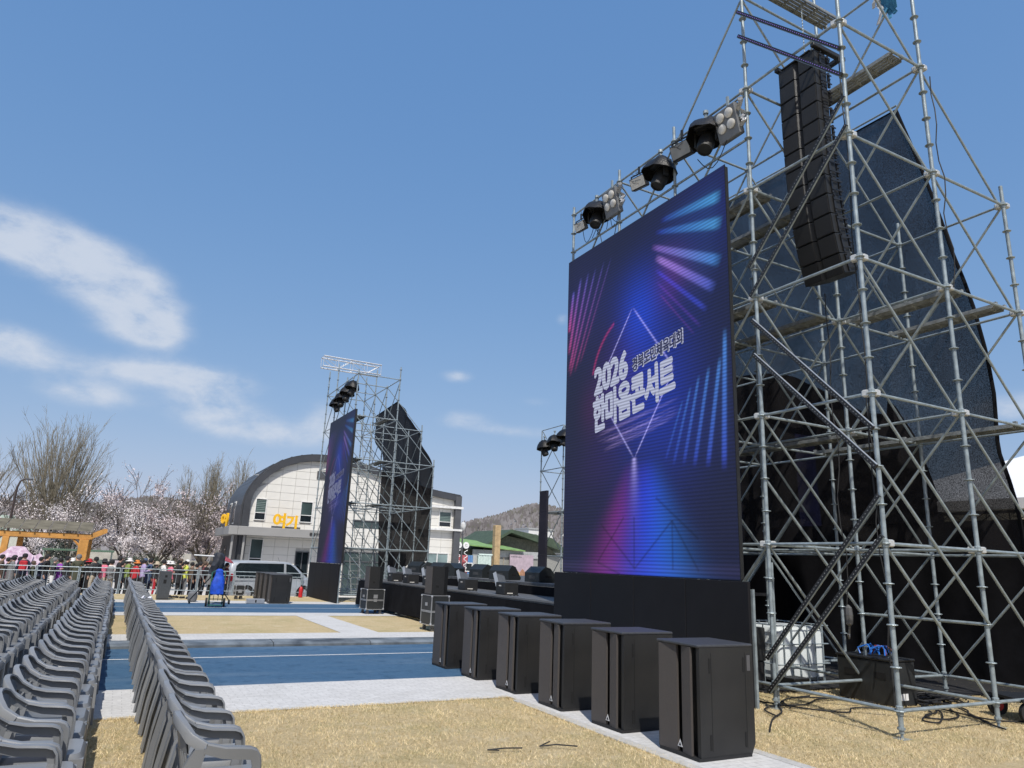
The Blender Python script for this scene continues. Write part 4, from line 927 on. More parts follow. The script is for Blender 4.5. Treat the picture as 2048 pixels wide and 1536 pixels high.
gcable('black cable lying along the foot of the wide skirt board', [(7.7,7.0),(7.9,7.4),(8.3,7.55),(8.8,7.5),(9.4,7.75),(10.0,7.7)])
gcable('thin cable reaching the third scaffold pole across the lawn', [(10.6,6.9),(10.5,6.3),(10.3,5.9),(10.15,5.75),(10.0,5.5)])
gcable('black cable looping twice in front of the cable heap', [(11.0,7.1),(10.6,6.75),(10.2,6.5),(9.9,6.45),(9.7,6.3),(9.9,6.15),(10.3,6.25),(10.7,6.6),(11.2,6.9)])
gcable('black cable lying straight from the cable heap to the third scaffold pole', [(11.3,7.1),(10.9,6.6),(10.5,6.15),(10.2,5.85),(10.05,5.6)])
gcable('black cable winding from the tower foot past the small floor box', [(8.4,7.4),(8.7,7.8),(9.2,7.95),(9.7,7.7),(10.0,7.3)])
b = MB(); rnd = random.Random(6)
for k in range(44):
    cx, cy = 11.1+rnd.uniform(-.35,.35), 7.25+rnd.uniform(-.25,.25); rr = rnd.uniform(.12,.32); zz = .03+rnd.uniform(0,.09); a0 = rnd.uniform(0,6)
    b.path([(cx+rr*math.cos(a0+q*.5), cy+rr*.8*math.sin(a0+q*.5), zz+.02*math.sin(q)) for q in range(13)], .012, 5)
tag(b.build('cable_heap', BLACKP2), 'heap of coiled black cables on the lawn right of the big black case', 'cables')
for k, (pts, lb) in enumerate((([(3.5,6.66),(3.98,6.60)], 'left black twig on the lawn'), ([(3.95,6.60),(4.06,6.40)], 'right black twig on the lawn'))):
    b = MB(); x0, y0 = ((3.42,6.70),(3.98,6.66))[k]; b.path([(x0,y0,.03),(x0+.16,y0-.05,.045),(x0+.32,y0-.12 if k == 0 else y0-.2,.05)], .007, 5); b.path([(x0,y0,.03),(x0+.09,y0-.075,.035)] if k == 0 else [(x0,y0,.03),(x0+.13,y0+.02,.06)], .006, 5)
    tag(b.build('twig', BLACKP2), lb+' beside the subwoofer row', 'twig')
# wires hanging inside the near tower
for k, (x, y, z0, z1, lb) in enumerate(((9.6,7.3,1.3,6.3,'chain hoist line hanging below the line array'), (9.9,6.9,.8,6.2,'thin rope hanging down beside the line array bottom'), (8.33,5.8,.6,9.3,'black cable running down the front scaffold pole'), (10.28,5.6,6,9.6,'thin rope along the tall right scaffold pole'))):
    tag(MB().path([(x+.03*math.sin(q*1.3), y+.03*math.cos(q*1.7), z0+(z1-z0)*q/12) for q in range(13)], .009, 5).build('hanging_cable', BLACKP2), lb, 'cable')
tag(MB().lathe([(.01,-.16),(.05,-.13),(.06,.0),(.05,.1),(.01,.14)], 8, (9.6,7.3,1.25)).path([(9.6,7.3,1.1),(9.62,7.33,.98),(9.57,7.3,.92),(9.53,7.28,.98)], .014, 6).build('chain_hook', mat('hook_grey_steel', (.12,.12,.12), .5, .4)), 'hoist hook hanging in front of the white tank', 'hook')
# ---------------------------------------------------------------- chairs
RIM = [(.185,.252,.40),(.188,.254,.46),(.188,.256,.54),(.180,.257,.592),(.160,.257,.622),(.125,.256,.636),(.07,.256,.642),(-.02,.255,.648),(-.12,.246,.672),(-.20,.222,.722),(-.245,.165,.775),(-.268,.085,.798),(-.273,0,.803)]
def band(pts, wd, ht):
    P = [Vector(p) for p in pts]; fr = []
    for i, p in enumerate(P):
        t_ = (P[min(i+1,len(P)-1)]-P[max(i-1,0)]).normalized(); h = Vector((t_.x, t_.y, 0))
        nn = Vector((0, 1 if p.y >= 0 else -1, 0)) if h.length < .35 else None
        if nn is None:
            nn = Vector((-h.y, h.x, 0)).normalized()
            c = Vector((p.x-.0, p.y, 0)); 
            if nn.dot(c) < 0: nn = -nn
        up = nn.cross(t_).normalized()
        if up.z < -.2 or (abs(up.z) <= .2 and up.x < 0): up = -up
        w2 = wd[i] if isinstance(wd, list) else wd; h2 = ht[i] if isinstance(ht, list) else ht
        fr.append([p+nn*w2*.5-up*h2, p+nn*w2*.6, p+nn*w2*.45+up*.008, p-nn*w2*.45+up*.008, p-nn*w2*.55-up*.004, p+nn*w2*.15-up*.014, p+nn*w2*.22-up*h2])
    return MB().sweep(fr)
def mir(p): return (p[0], -p[1], p[2])
def chair_parts():
    out = []
    bk = RIM[8:]+[mir(p) for p in reversed(RIM[8:-1])]
    b = band(bk, .036, .05)
    # solid upper back, then seven slats down to the seat
    def bx(y, z):
        r_ = -.262+.30*max(0, abs(y)-.06)**1.35; return r_+(.78-z)*.20
    n = 14; ys = [-.2+.4*i/n for i in range(n+1)]
    top = [.795-.9*max(0, abs(y)-.08)**1.7-.03 for y in ys]
    for i in range(n):
        y0, y1 = ys[i], ys[i+1]; A = []
        for (y, z) in ((y0,.615),(y1,.615),(y1,top[i+1]),(y0,top[i])): A.append((bx(y,z), y, z)); 
        B_ = [(x-.010, y, z) for x, y, z in A]; b.add(A+B_, [(0,1,2,3),(7,6,5,4),(0,4,5,1),(2,6,7,3)])
    for k in range(7):
        y = -.156+k*.052; A = [(bx(y,.615), y-.016, .615),(bx(y,.615), y+.016,.615),(-.185, y*.96+.015,.43),(-.185, y*.96-.015,.43)]; B_ = [(x-.012, y_, z) for x, y_, z in A]; b.add(A+B_, [(0,1,2,3),(7,6,5,4),(0,4,5,1),(1,5,6,2),(2,6,7,3),(3,7,4,0)])
    out.append(('backrest', b))
    s_ = MB(); rings = []
    def rr(x0, x1, hy, r_, z, dz=0):
        o_ = []
        for cx, cy, a0 in ((x1-r_, hy-r_, 0), (x0+r_, hy-r_, 90), (x0+r_, -hy+r_, 180), (x1-r_, -hy+r_, 270)):
            for q in range(5): a = R(a0+q*22.5); o_.append((cx+r_*math.cos(a), cy+r_*math.sin(a), z+dz*(cx > 0)))
        return o_
    rings = [rr(-.19,.290,.235,.06,.368,-.03), rr(-.195,.298,.246,.06,.372,-.03), rr(-.195,.293,.244,.06,.408,-.012), rr(-.185,.270,.232,.06,.428,-.004), rr(-.15,.22,.20,.07,.426), rr(-.10,.14,.14,.06,.410)]
    s_.sweep(rings); out.append(('seat', s_))
    for sg in (1, -1):
        f = (lambda p: p) if sg == 1 else mir
        out.append(('armrest', band([f(p) for p in RIM[2:9]], [.046,.050,.054,.056,.056,.048,.038], [.044,.052,.058,.060,.060,.056,.05])))
        out.append(('armrest', band([f(p) for p in RIM[0:3]], [.046,.046,.046], [.062,.056,.046]))); fl = MB(); fl.sweep([[(x-w_,sg*(y-.05),z),(x-w_,sg*(y-.038),z),(x+w_*.3,sg*(y-.036),z),(x+w_*.35,sg*(y+.008),z),(x+w_,sg*(y+.008),z),(x+w_,sg*(y-.05),z)] if 0 else [(x-w_*1.3,sg*(y+.006),z),(x-w_*1.3,sg*(y-.010),z),(x+w_*.35,sg*(y-.012),z),(x+w_*.4,sg*(y-w_*1.7),z),(x+w_*.95,sg*(y-w_*1.7),z),(x+w_,sg*(y+.006),z)] for x,y,z,w_ in ((.292,.258,0,.022),(.276,.25,.2,.028),(.262,.243,.395,.034))]); out.append(('leg', fl))
        r_ = MB()
        def q(x, y, z): return Vector((x, sg*y, z))
        fr = []
        for x, y, z, wd in ((-.275,.262,0,.030),(-.235,.25,.30,.040),(-.185,.243,.56,.046),(-.15,.25,.65,.03)):
            fr.append([q(x-wd,y-.05,z), q(x-wd-.004,y+.004,z), q(x+wd,y+.012,z), q(x+wd,y,z), q(x-wd+.014,y-.006,z), q(x-wd+.012,y-.05,z)])
        r_.sweep(fr); out.append(('leg', r_))
    return out
CP = chair_parts(); CM = [(n_, b_.mesh(n_, CHAIR, True)) for n_, b_ in CP]
allb = MB()
for n_, b_ in CP: allb.add(b_.v, b_.f)
CALL = allb.mesh('chair', CHAIR, True)
chair0 = thing('plastic_chair', '', 'chair')
for n_, me in CM: obj(n_, me, chair0)
used = [False]; rnd = random.Random(11)
ROWS = [(.735, 5.08, 42, 'the row right of the aisle', .60), (-.305, 4.95, 42, 'the first row left of the aisle', .605), (-1.29, 7.6, 37, 'the second row left of the aisle', .605), (-2.27, 13.6, 27, 'the third row left of the aisle', .605), (-3.26, 20.0, 16, 'the fourth row left of the aisle', .605), (-4.25, 26.6, 5, 'the fifth row left of the aisle', .605)]
SHIFT = lambda r, y: (0 if y < 14 else .03 if y < 20.5 else .075 if y < 25 else .05)*(1 if r else -.3)
for r, (x, y0, n, lb, pitch) in enumerate(ROWS):
    for k in range(n):
        y = y0+k*pitch+rnd.uniform(-.035,.035)
        label = 'grey armchair, %s from the camera end in %s' % (ordinal(k).replace('nearest', 'first'), lb)
        px_ = x+SHIFT(r, y)+rnd.uniform(-.02,.02)
        if y < 15.5:
            if not used[0]: o = chair0; used[0] = True
            else: o = copy_tree(chair0)
        else:
            o = bpy.data.objects.new('plastic_chair', CALL); C.objects.link(o)
        o.location = (px_, y, .012); o.rotation_euler = (0, 0, rnd.gauss(0, .035)); tag(o, label, 'chair', 'grey chairs set out in rows')
# white cloth left on one chair
b = MB(); rnd2 = random.Random(2); fr = []
for q in range(7):
    t_ = q/6; y = 19.6+.35*math.sin(t_*2); x = .62+.34*t_; z = .66+.05*math.sin(q*2.1)-.22*max(0, t_-.5); wd = .12+.03*math.sin(q*1.7)
    fr.append([(x, y-wd, z-.02), (x+.02, y-wd*.3, z+.03), (x, y+wd, z), (x-.02, y, z-.03)])
b.sweep(fr); tag(b.build('cloth', mat('white_cloth', (.66,.66,.70), .8), smooth=True), 'crumpled white cloth thrown over an armchair far along the right row', 'cloth')

# ---------------------------------------------------------------- people
def person_mesh(pose):
    V = []; E_ = []; Rd = []
    def vtx(p, r_, par=None):
        V.append(p); Rd.append(r_ if isinstance(r_, tuple) else (r_, r_))
        if par is not None: E_.append((par, len(V)-1))
        return len(V)-1
    lean = {'stand': 0, 'walk': .03, 'phone': .01}[pose]
    pel = vtx((0,0,.90), (.155,.115)); sp = vtx((lean*.4,0,1.07), (.15,.115), pel); ch = vtx((lean*.7,0,1.25), (.165,.125), sp); up = vtx((lean,0,1.36), (.13,.09), ch)
    nk = vtx((lean+.015,0,1.43), .052, up); h0 = vtx((lean+.03,0,1.50), (.072,.085), nk); h1 = vtx((lean+.03,0,1.57), (.083,.095), h0); h2 = vtx((lean+.02,0,1.635), (.055,.06), h1)
    vtx((lean+.135,0,1.535), .010, h0)
    for sg in (1, -1):
        st = {'stand': (.01, -.005), 'walk': (.16*sg, -.10), 'phone': (.02*sg, 0)}[pose]
        hp = vtx((0, .085*sg, .84), (.10,.10), pel); kn = vtx((st[0]*.6+.03, .095*sg, .47), .066, hp); an = vtx((st[0]-.02, .10*sg, .10+(.04 if pose == 'walk' and sg < 0 else 0)), .042, kn); vtx((st[0]+.03, .10*sg, .045), .04, an); vtx((st[0]+.15, .105*sg, .035), .032, len(V)-1)
        sh = vtx((lean-.005, .165*sg, 1.345), .065, up)
        if pose == 'phone' : el_ = vtx((lean-.02, .215*sg, 1.10), .05, sh); wr = vtx((lean+.21, .13*sg, 1.14), .034, el_); pa = vtx((lean+.275, .105*sg, 1.17), (.03,.018), wr); d = Vector((.9, -.3*sg, .25)).normalized()
        else:
            sw = -.14*sg if pose == 'walk' else 0
            el_ = vtx((lean-.02+sw*.5, .215*sg, 1.09), .05, sh); wr = vtx((lean+.05+sw, .225*sg, .87), .034, el_); pa = vtx((lean+.07+sw*1.2, .222*sg, .80), (.03,.02), wr); d = Vector((.25+sw*.6, -.05*sg, -.95)).normalized()
        sd_ = d.cross(Vector((0, 1, 0))).normalized()
        for k, (o_, L_) in enumerate(((-.024,.075),(-.008,.085),(.008,.08),(.024,.062))):
            p = Vector(V[pa])+sd_*o_+d*.02; q = vtx(tuple(p+d*L_*.5), .0085, pa); vtx(tuple(p+d*L_+Vector((.01,-.012*sg,0))), .007, q)
        p = Vector(V[pa])-sd_*.035-d*.01; q = vtx(tuple(p), .010, pa); vtx(tuple(p-sd_*.012+d*.04), .008, q)
    me = bpy.data.meshes.new('body'); me.from_pydata(V, E_, []); o = bpy.data.objects.new('body', me); C.objects.link(o)
    md = o.modifiers.new('skin', 'SKIN'); md.use_smooth_shade = True
    for i, s_ in enumerate(me.skin_vertices[0].data): s_.radius = Rd[i]; s_.use_root = (i == 0)
    o.modifiers.new('sub', 'SUBSURF').levels = 1; o.modifiers['sub'].render_levels = 1
    dg = bpy.context.evaluated_depsgraph_get(); em = bpy.data.meshes.new_from_object(o.evaluated_get(dg)); em.name = 'body'; bpy.data.objects.remove(o)
    em.materials.clear()
    for m_ in (SKIN, CHAIR, BLACKP, BLACKP2): em.materials.append(m_)
    for p in em.polygons:
        c = p.center
        hand = (abs(c.y) > .17 and c.z < .855 and c.z > .6) if pose != 'phone' else (c.x > .24 and c.z > 1.0 and c.z < 1.3)
        p.material_index = 0 if (c.z > 1.425 or hand) else 1 if c.z > .86 else 3 if c.z < .085 else 2
    return em
POSE = {k: person_mesh(k) for k in ('stand', 'walk', 'phone')}
def cloth(name, col): return mat('fabric_'+name, col, .85, 0, .18, 8, .2, 30)
COL = dict(black=(.014,.014,.016), navy=(.018,.024,.05), brown=(.10,.07,.05), grey=(.16,.16,.165), olive=(.055,.058,.035), red=(.42,.02,.03), pink=(.62,.16,.23), purple=(.24,.05,.36), white=(.68,.67,.65), lavender=(.36,.30,.48), denim=(.05,.085,.16), yellow=(.55,.60,.10), maroon=(.13,.03,.04), green=(.20,.27,.07), beige=(.45,.38,.28), dark=(.03,.03,.032), jeans=(.055,.085,.14), orange=(.65,.22,.05))
HATM = MB().lathe([(.005,.10),(.07,.095),(.098,.05),(.108,-.005),(.165,-.045),(.168,-.05),(.11,-.018),(.09,-.015)], 16)
hatm = HATM.mesh('hat', WHITEP, True)
hb_ = MB()
hb_.lathe([(.005,.088),(.055,.08),(.088,.05),(.103,.0),(.100,-.05),(.085,-.085),(.06,-.08)], 14, M=Matrix.Translation((-.022,0,0)))
hairm = hb_.mesh('hair', BLACKP, True)
capb = MB().lathe([(.005,.095),(.06,.088),(.095,.05),(.104,0),(.1,-.01)], 14).add([(.06,-.07,.0),(.19,-.05,-.02),(.19,.05,-.02),(.06,.07,0),(.06,-.07,.008),(.19,-.05,-.012),(.19,.05,-.012),(.06,.07,.008)], [(0,1,2,3),(4,7,6,5),(0,4,5,1),(1,5,6,2),(2,6,7,3)])
capm = capb.mesh('cap', BLACKP, True)
packm = MB().bbox(-.10,-.14,-.2,.05,.14,.2,.04).bbox(-.14,-.10,-.17,-.095,.10,-.01,.02).mesh('backpack', BLACKP)
bagm = MB().bbox(-.13,-.05,-.26,.13,.05,0,.02).path([(-.08,0,0),(-.06,0,.14),(0,0,.2),(.06,0,.14),(.08,0,0)], .008, 5).mesh('shoulder_bag', BLACKP)
for me in (hatm, hairm, capm, packm, bagm): pass
def person(label, x, y, rz, pose, topc, legc, head=('hair','black'), pack=None, bag=None, sc=1.0, skirt=None, coat=False):
    root = thing('person', label, 'person', (x, y, gz(y)), rz, 'visitors queueing behind the barriers'); root.scale = (sc, sc, sc)
    bo = obj('body', POSE[pose], root)
    for i, m_ in enumerate((SKIN, cloth(topc, COL[topc]), cloth(legc, COL[legc]), BLACKP2)):
        bo.material_slots[i].link = 'OBJECT'; bo.material_slots[i].material = m_
    lean = {'stand': 0, 'walk': .03, 'phone': .01}[pose]
    def ch(n_, me, loc, col, rz_=0):
        o = obj(n_, me, root); o.location = loc; o.rotation_euler = (0, 0, rz_); o.material_slots[0].link = 'OBJECT'; o.material_slots[0].material = cloth(col, COL[col]); return o
    kind, hc = head
    if kind == 'hat': ch('hair', hairm, (lean+.02,0,1.57), 'black'); ch('hat', hatm, (lean+.025,0,1.60), hc)
    elif kind == 'cap': ch('hair', hairm, (lean+.02,0,1.565), 'black'); ch('cap', capm, (lean+.03,0,1.59), hc)
    else: ch('hair', hairm, (lean+.02,0,1.585), hc)
    if pack: ch('backpack', packm, (lean-.15,0,1.18), pack)
    if bag: ch('shoulder_bag', bagm, (.02,.25,.98), bag)
    if coat:
        me = MB(); n = 14; rings = []
        for z, rx, ry in ((.62,.17,.215),(.86,.165,.205),(1.06,.155,.19),(1.2,.15,.185)):
            rings.append([(rx*math.cos(2*math.pi*i/n)+lean*.5, ry*math.sin(2*math.pi*i/n), z) for i in range(n)])
        me.sweep(rings); me.build('coat', cloth(topc, COL[topc]), root, True)
    return root
PX = lambda p: -4.35+.0197*p
L_ = 3.14; Rr = 0.0
PEOPLE = [
 (6,'brown','dark',('hair','black'),None,None,0,'stand',1,True,'person in a brown coat at the far left of the crowd'),
 (24,'grey','black',('cap','dark'),None,'pink',.3,'walk',1,True,'person in a long grey coat carrying a pink bag, left of the striped navy top'),
 (47,'navy','black',('hair','black'),'red',None,1.6,'stand',1.02,False,'person in navy top wearing a bright red backpack'),
 (63,'olive','black',('hair','brown'),None,None,.2,'stand',.88,False,'short person in olive vest beside the red backpack'),
 (87,'black','jeans',('hair','black'),None,None,-.3,'stand',1.04,False,'tall person in black jacket and blue jeans'),
 (102,'dark','white',('hair','grey'),None,'white',.1,'phone',.95,False,'grey haired person in dark top and white trousers'),
 (112,'purple','olive',('hair','black'),None,None,.4,'stand',.98,True,'person in a bright purple padded coat'),
 (124,'black','navy',('hair','black'),None,'white',.0,'walk',1.0,False,'person in black with navy trousers right of the purple coat'),
 (146,'olive','black',('hair','grey'),None,None,1.8,'stand',1.06,True,'broad person in a dark olive coat seen from behind'),
 (166,'black','black',('hat','red'),None,None,.6,'stand',.97,False,'person in black wearing a coral red sun hat'),
 (180,'dark','beige',('hair','black'),'black',None,2.4,'stand',1.0,False,'person in dark jacket and beige trousers'),
 (196,'pink','beige',('hat','dark'),None,None,1.2,'walk',.97,False,'person in a bright pink jacket with dark hat, left part of the crowd'),
 (212,'white','beige',('hair','black'),'grey',None,1.4,'stand',.97,False,'person in white top with grey backpack and beige trousers'),
 (226,'black','black',('hair','black'),None,'grey',.2,'phone',1.03,False,'person all in black with a grey shoulder bag'),
 (245,'green','dark',('hat','white'),None,None,.2,'stand',1.02,False,'person in moss green top and white sun hat'),
 (260,'red','black',('hat','orange'),None,None,.5,'walk',.96,False,'person in red jacket and orange sun hat'),
 (276,'lavender','dark',('cap','denim'),None,None,.3,'phone',1.0,False,'person in lavender top and denim cap'),
 (290,'denim','navy',('hair','black'),None,'orange',.2,'stand',1.05,True,'person in a dark blue coat with an orange bag'),
 (302,'dark','red',('hat','beige'),None,None,0,'stand',.93,False,'person in dark top and red trousers with beige hat'),
 (316,'white','black',('hair','black'),None,'white',.3,'walk',1.0,False,'person in white jacket and black trousers with white bag'),
 (334,'pink','black',('hat','white'),None,None,.4,'stand',.98,False,'person in pink jacket and white sun hat behind the tall grey speaker'),
 (350,'black','black',('cap','brown'),None,None,.1,'phone',1.02,True,'person in a long black coat and brown cap'),
 (366,'yellow','grey',('cap','white'),None,None,.2,'stand',1.03,False,'person in a fluorescent yellow jacket'),
 (379,'brown','black',('hair','black'),None,'yellow',.2,'stand',.98,False,'person in brown jacket with a yellow bag'),
 (394,'grey','dark',('hair','black'),None,None,0,'walk',.96,False,'person in grey hooded top with dark trousers'),
 (407,'maroon','black',('hair','brown'),None,None,.0,'phone',1.02,False,'person in a maroon jacket holding up hands'),
 (419,'grey','black',('hair','dark'),'black',None,.2,'stand',1.02,True,'person in a long grey coat near the green hand truck'),
 (443,'black','black',('hair','black'),None,None,.0,'stand',.98,False,'person in black under the pink umbrella'),
 (457,'maroon','dark',('hair','black'),None,None,-.4,'stand',1.0,False,'person in maroon beside the rear of the silver van'),
]
for k, (p, tc_, lc_, hd, pk, bg_, rz, ps, sc, coat, lb) in enumerate(PEOPLE):
    person(lb, PX(p), 37.0+.25*math.sin(k*2.3), rz, ps, tc_, lc_, hd, pk, bg_, sc, coat=coat)
BACK = [(16,'black','black','half hidden person in black behind the brown coat'),(36,'dark','dark','half hidden person in dark clothes behind the long grey coat'),(76,'navy','black','half hidden person in navy behind the blue jeans'),(134,'black','jeans','half hidden person in black and jeans left of the olive coat'),(158,'grey','black','half hidden person in grey behind the coral hat'),(204,'black','dark','half hidden person in black behind the pink jacket'),(234,'navy','dark','half hidden person in navy left of the white sun hat'),(268,'black','black','half hidden person in black right of the orange hat'),(326,'olive','dark','half hidden person in olive right of the white jacket'),(358,'maroon','black','half hidden person in maroon left of the yellow jacket'),(388,'black','navy','half hidden person in black and navy behind the brown jacket'),(430,'navy','black','half hidden person in navy behind the black covered camera')]
for k, (p, a, c_, lb) in enumerate(BACK): person(lb, PX(p)*1.02, 37.9+.2*math.cos(k), .3*math.sin(k*1.9), ('stand','walk','phone')[k%3], a, c_, ('hat','white') if k in (3,8) else ('hair','black'), sc=1.0+.03*math.sin(k))
# umbrella
um = thing('umbrella', 'pink umbrella held over the person in black left of the van', 'umbrella', (PX(443), 37.0, gz(37)))
b = MB(); n = 8; prof = [(.01,.17),(.2,.14),(.36,.07),(.47,-.02)]; M_ = Matrix.Translation((.1,.05,1.75))@Matrix.Rotation(.3,4,'Y')
b.lathe(prof, n, M=M_); b.build('canopy', cloth('umbrella', (.30,.06,.085)), um); MB().path([M_@Vector((0,0,.2)), M_@Vector((0,0,-.55))], .008, 5).build('shaft', GALV, um)

# ---------------------------------------------------------------- crowd barriers
br0 = thing('crowd_barrier', '', 'barrier')
bar('rail', (0,0,1.09), (1.53,0,1.09), .019, GALV, br0); bar('rail', (0,0,.91), (1.53,0,.91), .016, GALV, br0); bar('rail', (0,0,.22), (1.53,0,.22), .016, GALV, br0)
for x in (.02, 1.51): bar('post', (x,0,.02), (x,0,1.11), .024, GALV, br0)
for k in range(6): bar('upright', (.22+k*.215,0,.22), (.22+k*.215,0,.91), .009, GALV, br0)
for x in (.2, 1.33): bar('foot', (x,-.3,.02), (x,.3,.02), .02, GALV, br0)
BL = ['leftmost, before the brown coat','second from the left, before the red backpack','third from the left, before the purple coat','fourth from the left, before the coral hat','fifth from the left, where the aisle points','sixth from the left, before the blue coat','seventh, behind the tall grey speaker','eighth, before the yellow jacket','ninth, behind the green hand truck','tenth, before the rear wheel of the van','eleventh, before the middle of the van','rightmost, before the front wheel of the van']
for k in range(12):
    o = br0 if k == 0 else copy_tree(br0); o.location = (-5.95+1.545*k+.0, 35.9+.04*math.sin(k*1.7), gz(36)); o.rotation_euler = (0, 0, .02*math.sin(k*2.1)); tag(o, 'steel crowd barrier section, '+BL[k], 'barrier', 'steel barriers holding back the crowd')

# ---------------------------------------------------------------- silver van
van = thing('van', 'silver passenger van parked behind the barriers before the arched building', 'van', (6.95, 39.5, gz(39.3)), R(21))
ST = [(-2.53,.50,1.02,1.30,.86,.70),(-2.50,.30,1.08,1.72,.93,.76),(-2.40,.24,1.10,1.86,.95,.79),(-1.6,.22,1.10,1.92,.96,.80),(0,.22,1.08,1.93,.96,.80),(.75,.22,1.07,1.90,.96,.79),(1.15,.22,1.06,1.74,.96,.76),(1.62,.22,1.06,1.36,.96,.80),(1.88,.22,1.04,1.15,.95,.84),(2.25,.24,.95,1.06,.92,.80),(2.45,.28,.82,.96,.84,.70),(2.54,.34,.62,.80,.70,.55)]
fr = []
for x, zb, bl_, rf, hw, hr in ST:
    h = [(hw*.90, zb), (hw*.985, zb+.12), (hw, (zb+bl_)/2), (hw*.985, bl_), (hr+.02, rf-.10), (hr-.04, rf-.03), (hr-.18, rf)]
    fr.append([(x, -y, z) for y, z in h]+[(x, y, z) for y, z in reversed(h)])
MB().sweep(fr).build('body', VANP, van, True)
def sidey(z): return .96*.985+(z-1.08)/(1.83-1.08)*(.82-.946)+.004
for nm, poly in (('window', [(-2.18,1.12),(-2.30,1.28),(-2.24,1.66),(-2.08,1.79),(.38,1.81),(.38,1.09),(-2.05,1.09)]), ('window', [(.52,1.09),(.52,1.80),(.78,1.77),(1.02,1.62),(1.55,1.14),(1.52,1.09)])):
    for sg in (-1, 1):
        n = len(poly); vs = [(x, sg*(sidey(z)+.002), z) for x, z in poly]+[(x, sg*(sidey(z)+.010), z) for x, z in poly]
        MB().add(vs, [tuple(range(n, 2*n))]+[(i, (i+1)%n, n+(i+1)%n, n+i) for i in range(n)]).build(nm, GLASSD, van)
w_ = MB().add([(1.20,-.70,1.74),(1.20,.70,1.74),(1.88,.80,1.19),(1.88,-.80,1.19),(1.215,-.70,1.765),(1.215,.70,1.765),(1.905,.80,1.21),(1.905,-.80,1.21)], [(0,1,2,3),(4,7,6,5),(0,4,5,1),(2,6,7,3)]); w_.build('windscreen', GLASSD, van)
MB().box(-2.545,-.62,1.15,-2.52,.62,1.62).build('rear_window', GLASSD, van)
for sg in (-1, 1):
    for x in (-1.6, 1.6):
        wh = obj('wheel', MB().tube((x, sg*.80, .33), (x, sg*.972, .33), .335, n=24).mesh('wheel', TYRE, True), van)
        rb = MB().tube((x, sg*.955, .33), (x, sg*.976, .33), .225, n=24)
        rb2 = MB()
        for k in range(10):
            a = k*math.pi/5; rb2.tube((x+.05*math.cos(a), sg*.985, .33+.05*math.sin(a)), (x+.21*math.cos(a), sg*.982, .33+.21*math.sin(a)), .02, n=5)
        rb2.lathe([(.19,-.004),(.225,-.004),(.225,.012),(.19,.012)], 24, M=Matrix.Translation((x, sg*.975, .33))@Matrix.Rotation(R(90), 4, 'X'))
        obj('rim_dish', rb.mesh('rim_dish', mat('rim_dark', (.10,.10,.10), .5, .5), True), wh); obj('rim', rb2.mesh('rim', RIM_ if False else bpy.data.materials['wheel_alloy'], True), wh)
        ar_ = MB(); vs = []; n = 20
        for i in range(n+1):
            a = math.pi*i/n
            for rr_, yy in ((.34,.966),(.425,.962)): vs.append((x+rr_*math.cos(a), sg*yy, .33+rr_*math.sin(a)))
        ar_.add(vs, [(2*i, 2*i+1, 2*i+3, 2*i+2) for i in range(n)]); 
        ar_.build('wheel_arch', GAP, van)
    MB().bbox(-2.53, sg*.945-.06, .92, -2.42, sg*.945+.02, 1.28, .02).build('tail_light', mat('tail_lamp_red', (.40,.015,.03), .25), van)
    MB().bbox(2.20, sg*.80-.13, .74, 2.44, sg*.80+.12, .93, .03).build('headlight', mat('headlamp_clear', (.55,.57,.6), .1), van)
    MB().bbox(1.32, sg*1.06-.09, 1.10, 1.44, sg*1.06+.09, 1.30, .03).build('mirror', VANP, van)
    MB().box(.28, sg*.965-.012, .98, .46, sg*.965+.012, 1.01).box(-1.0, sg*.965-.012, .96, -.8, sg*.965+.012, .99).build('door_handle', RIM_ if False else bpy.data.materials['wheel_alloy'], van)
b = MB()
for x in (-.75, .42): b.box(x-.004, -.9735, .35, x+.004, -.95, 1.12)
b.box(-2.3, -.974, .955, .4, -.95, .962); b.build('door_gap', GAP, van)
dm = MB(); rnd = random.Random(9)
for k in range(6):
    x0 = -.55+k*.14; dm.box(x0, -.977, .86, x0+.018, -.9705, .955); dm.box(x0+.03, -.977, .93, x0+.09, -.9705, .945); dm.box(x0+.03, -.977, .87 if k%2 else .89, x0+.09, -.9705, .885 if k%2 else .905)
dm.build('door_lettering', mat('dark_letter_green', (.03,.05,.04), .5), van)
MB().bbox(2.46,-.74,.26,2.56,.74,.52,.04).bbox(-2.58,-.86,.3,-2.5,.86,.6,.03).build('bumper', VANP, van)
MB().tube((.75,.2,1.9),(.62,.2,2.12),.006,n=5).build('antenna', BLACKP2, van)

# ---------------------------------------------------------------- equipment on the far track
gs = thing('tall_speaker', 'tall dark grey loudspeaker column standing at the edge of the far lawn', 'speaker', (1.45, 30.35, .012), .05)
MB().prism([(0.05,0),(.45,0),(.45,.42),(.38,.5),(.12,.5),(0.05,.42)], 'z', 0, 1.02).build('cabinet', mat('speaker_mid_grey', (.055,.060,.063), .5, 0, .15, 20), gs)
MB().box(.22,-.004,.80,.30,-.0005,.88).box(.19,-.004,.58,.29,-.0005,.72).build('rear_socket', GAP, gs); MB().box(.07,-.003,.03,.43,-.0006,.045).build('base_strip', BLACKP2, gs)
ht = thing('hand_truck', 'green two wheeled hand truck on the far blue track', 'hand truck', (2.9, 26.7, .015), -.1)
GRN = mat('green_truck_paint', (.015,.10,.075), .4, .1)
b = MB()
for x in (0, .42): b.path([(x,.1,.08),(x,.0,.2),(x,.04,.95),(x,.14,1.1)], .02, 8)
b.path([(0,.14,1.1),(.1,.2,1.16),(.32,.2,1.16),(.42,.14,1.1)], .02, 8)
for z in (.25, .45, .7, .9): b.tube((0,.02,z),(.42,.02,z),.014,n=6)
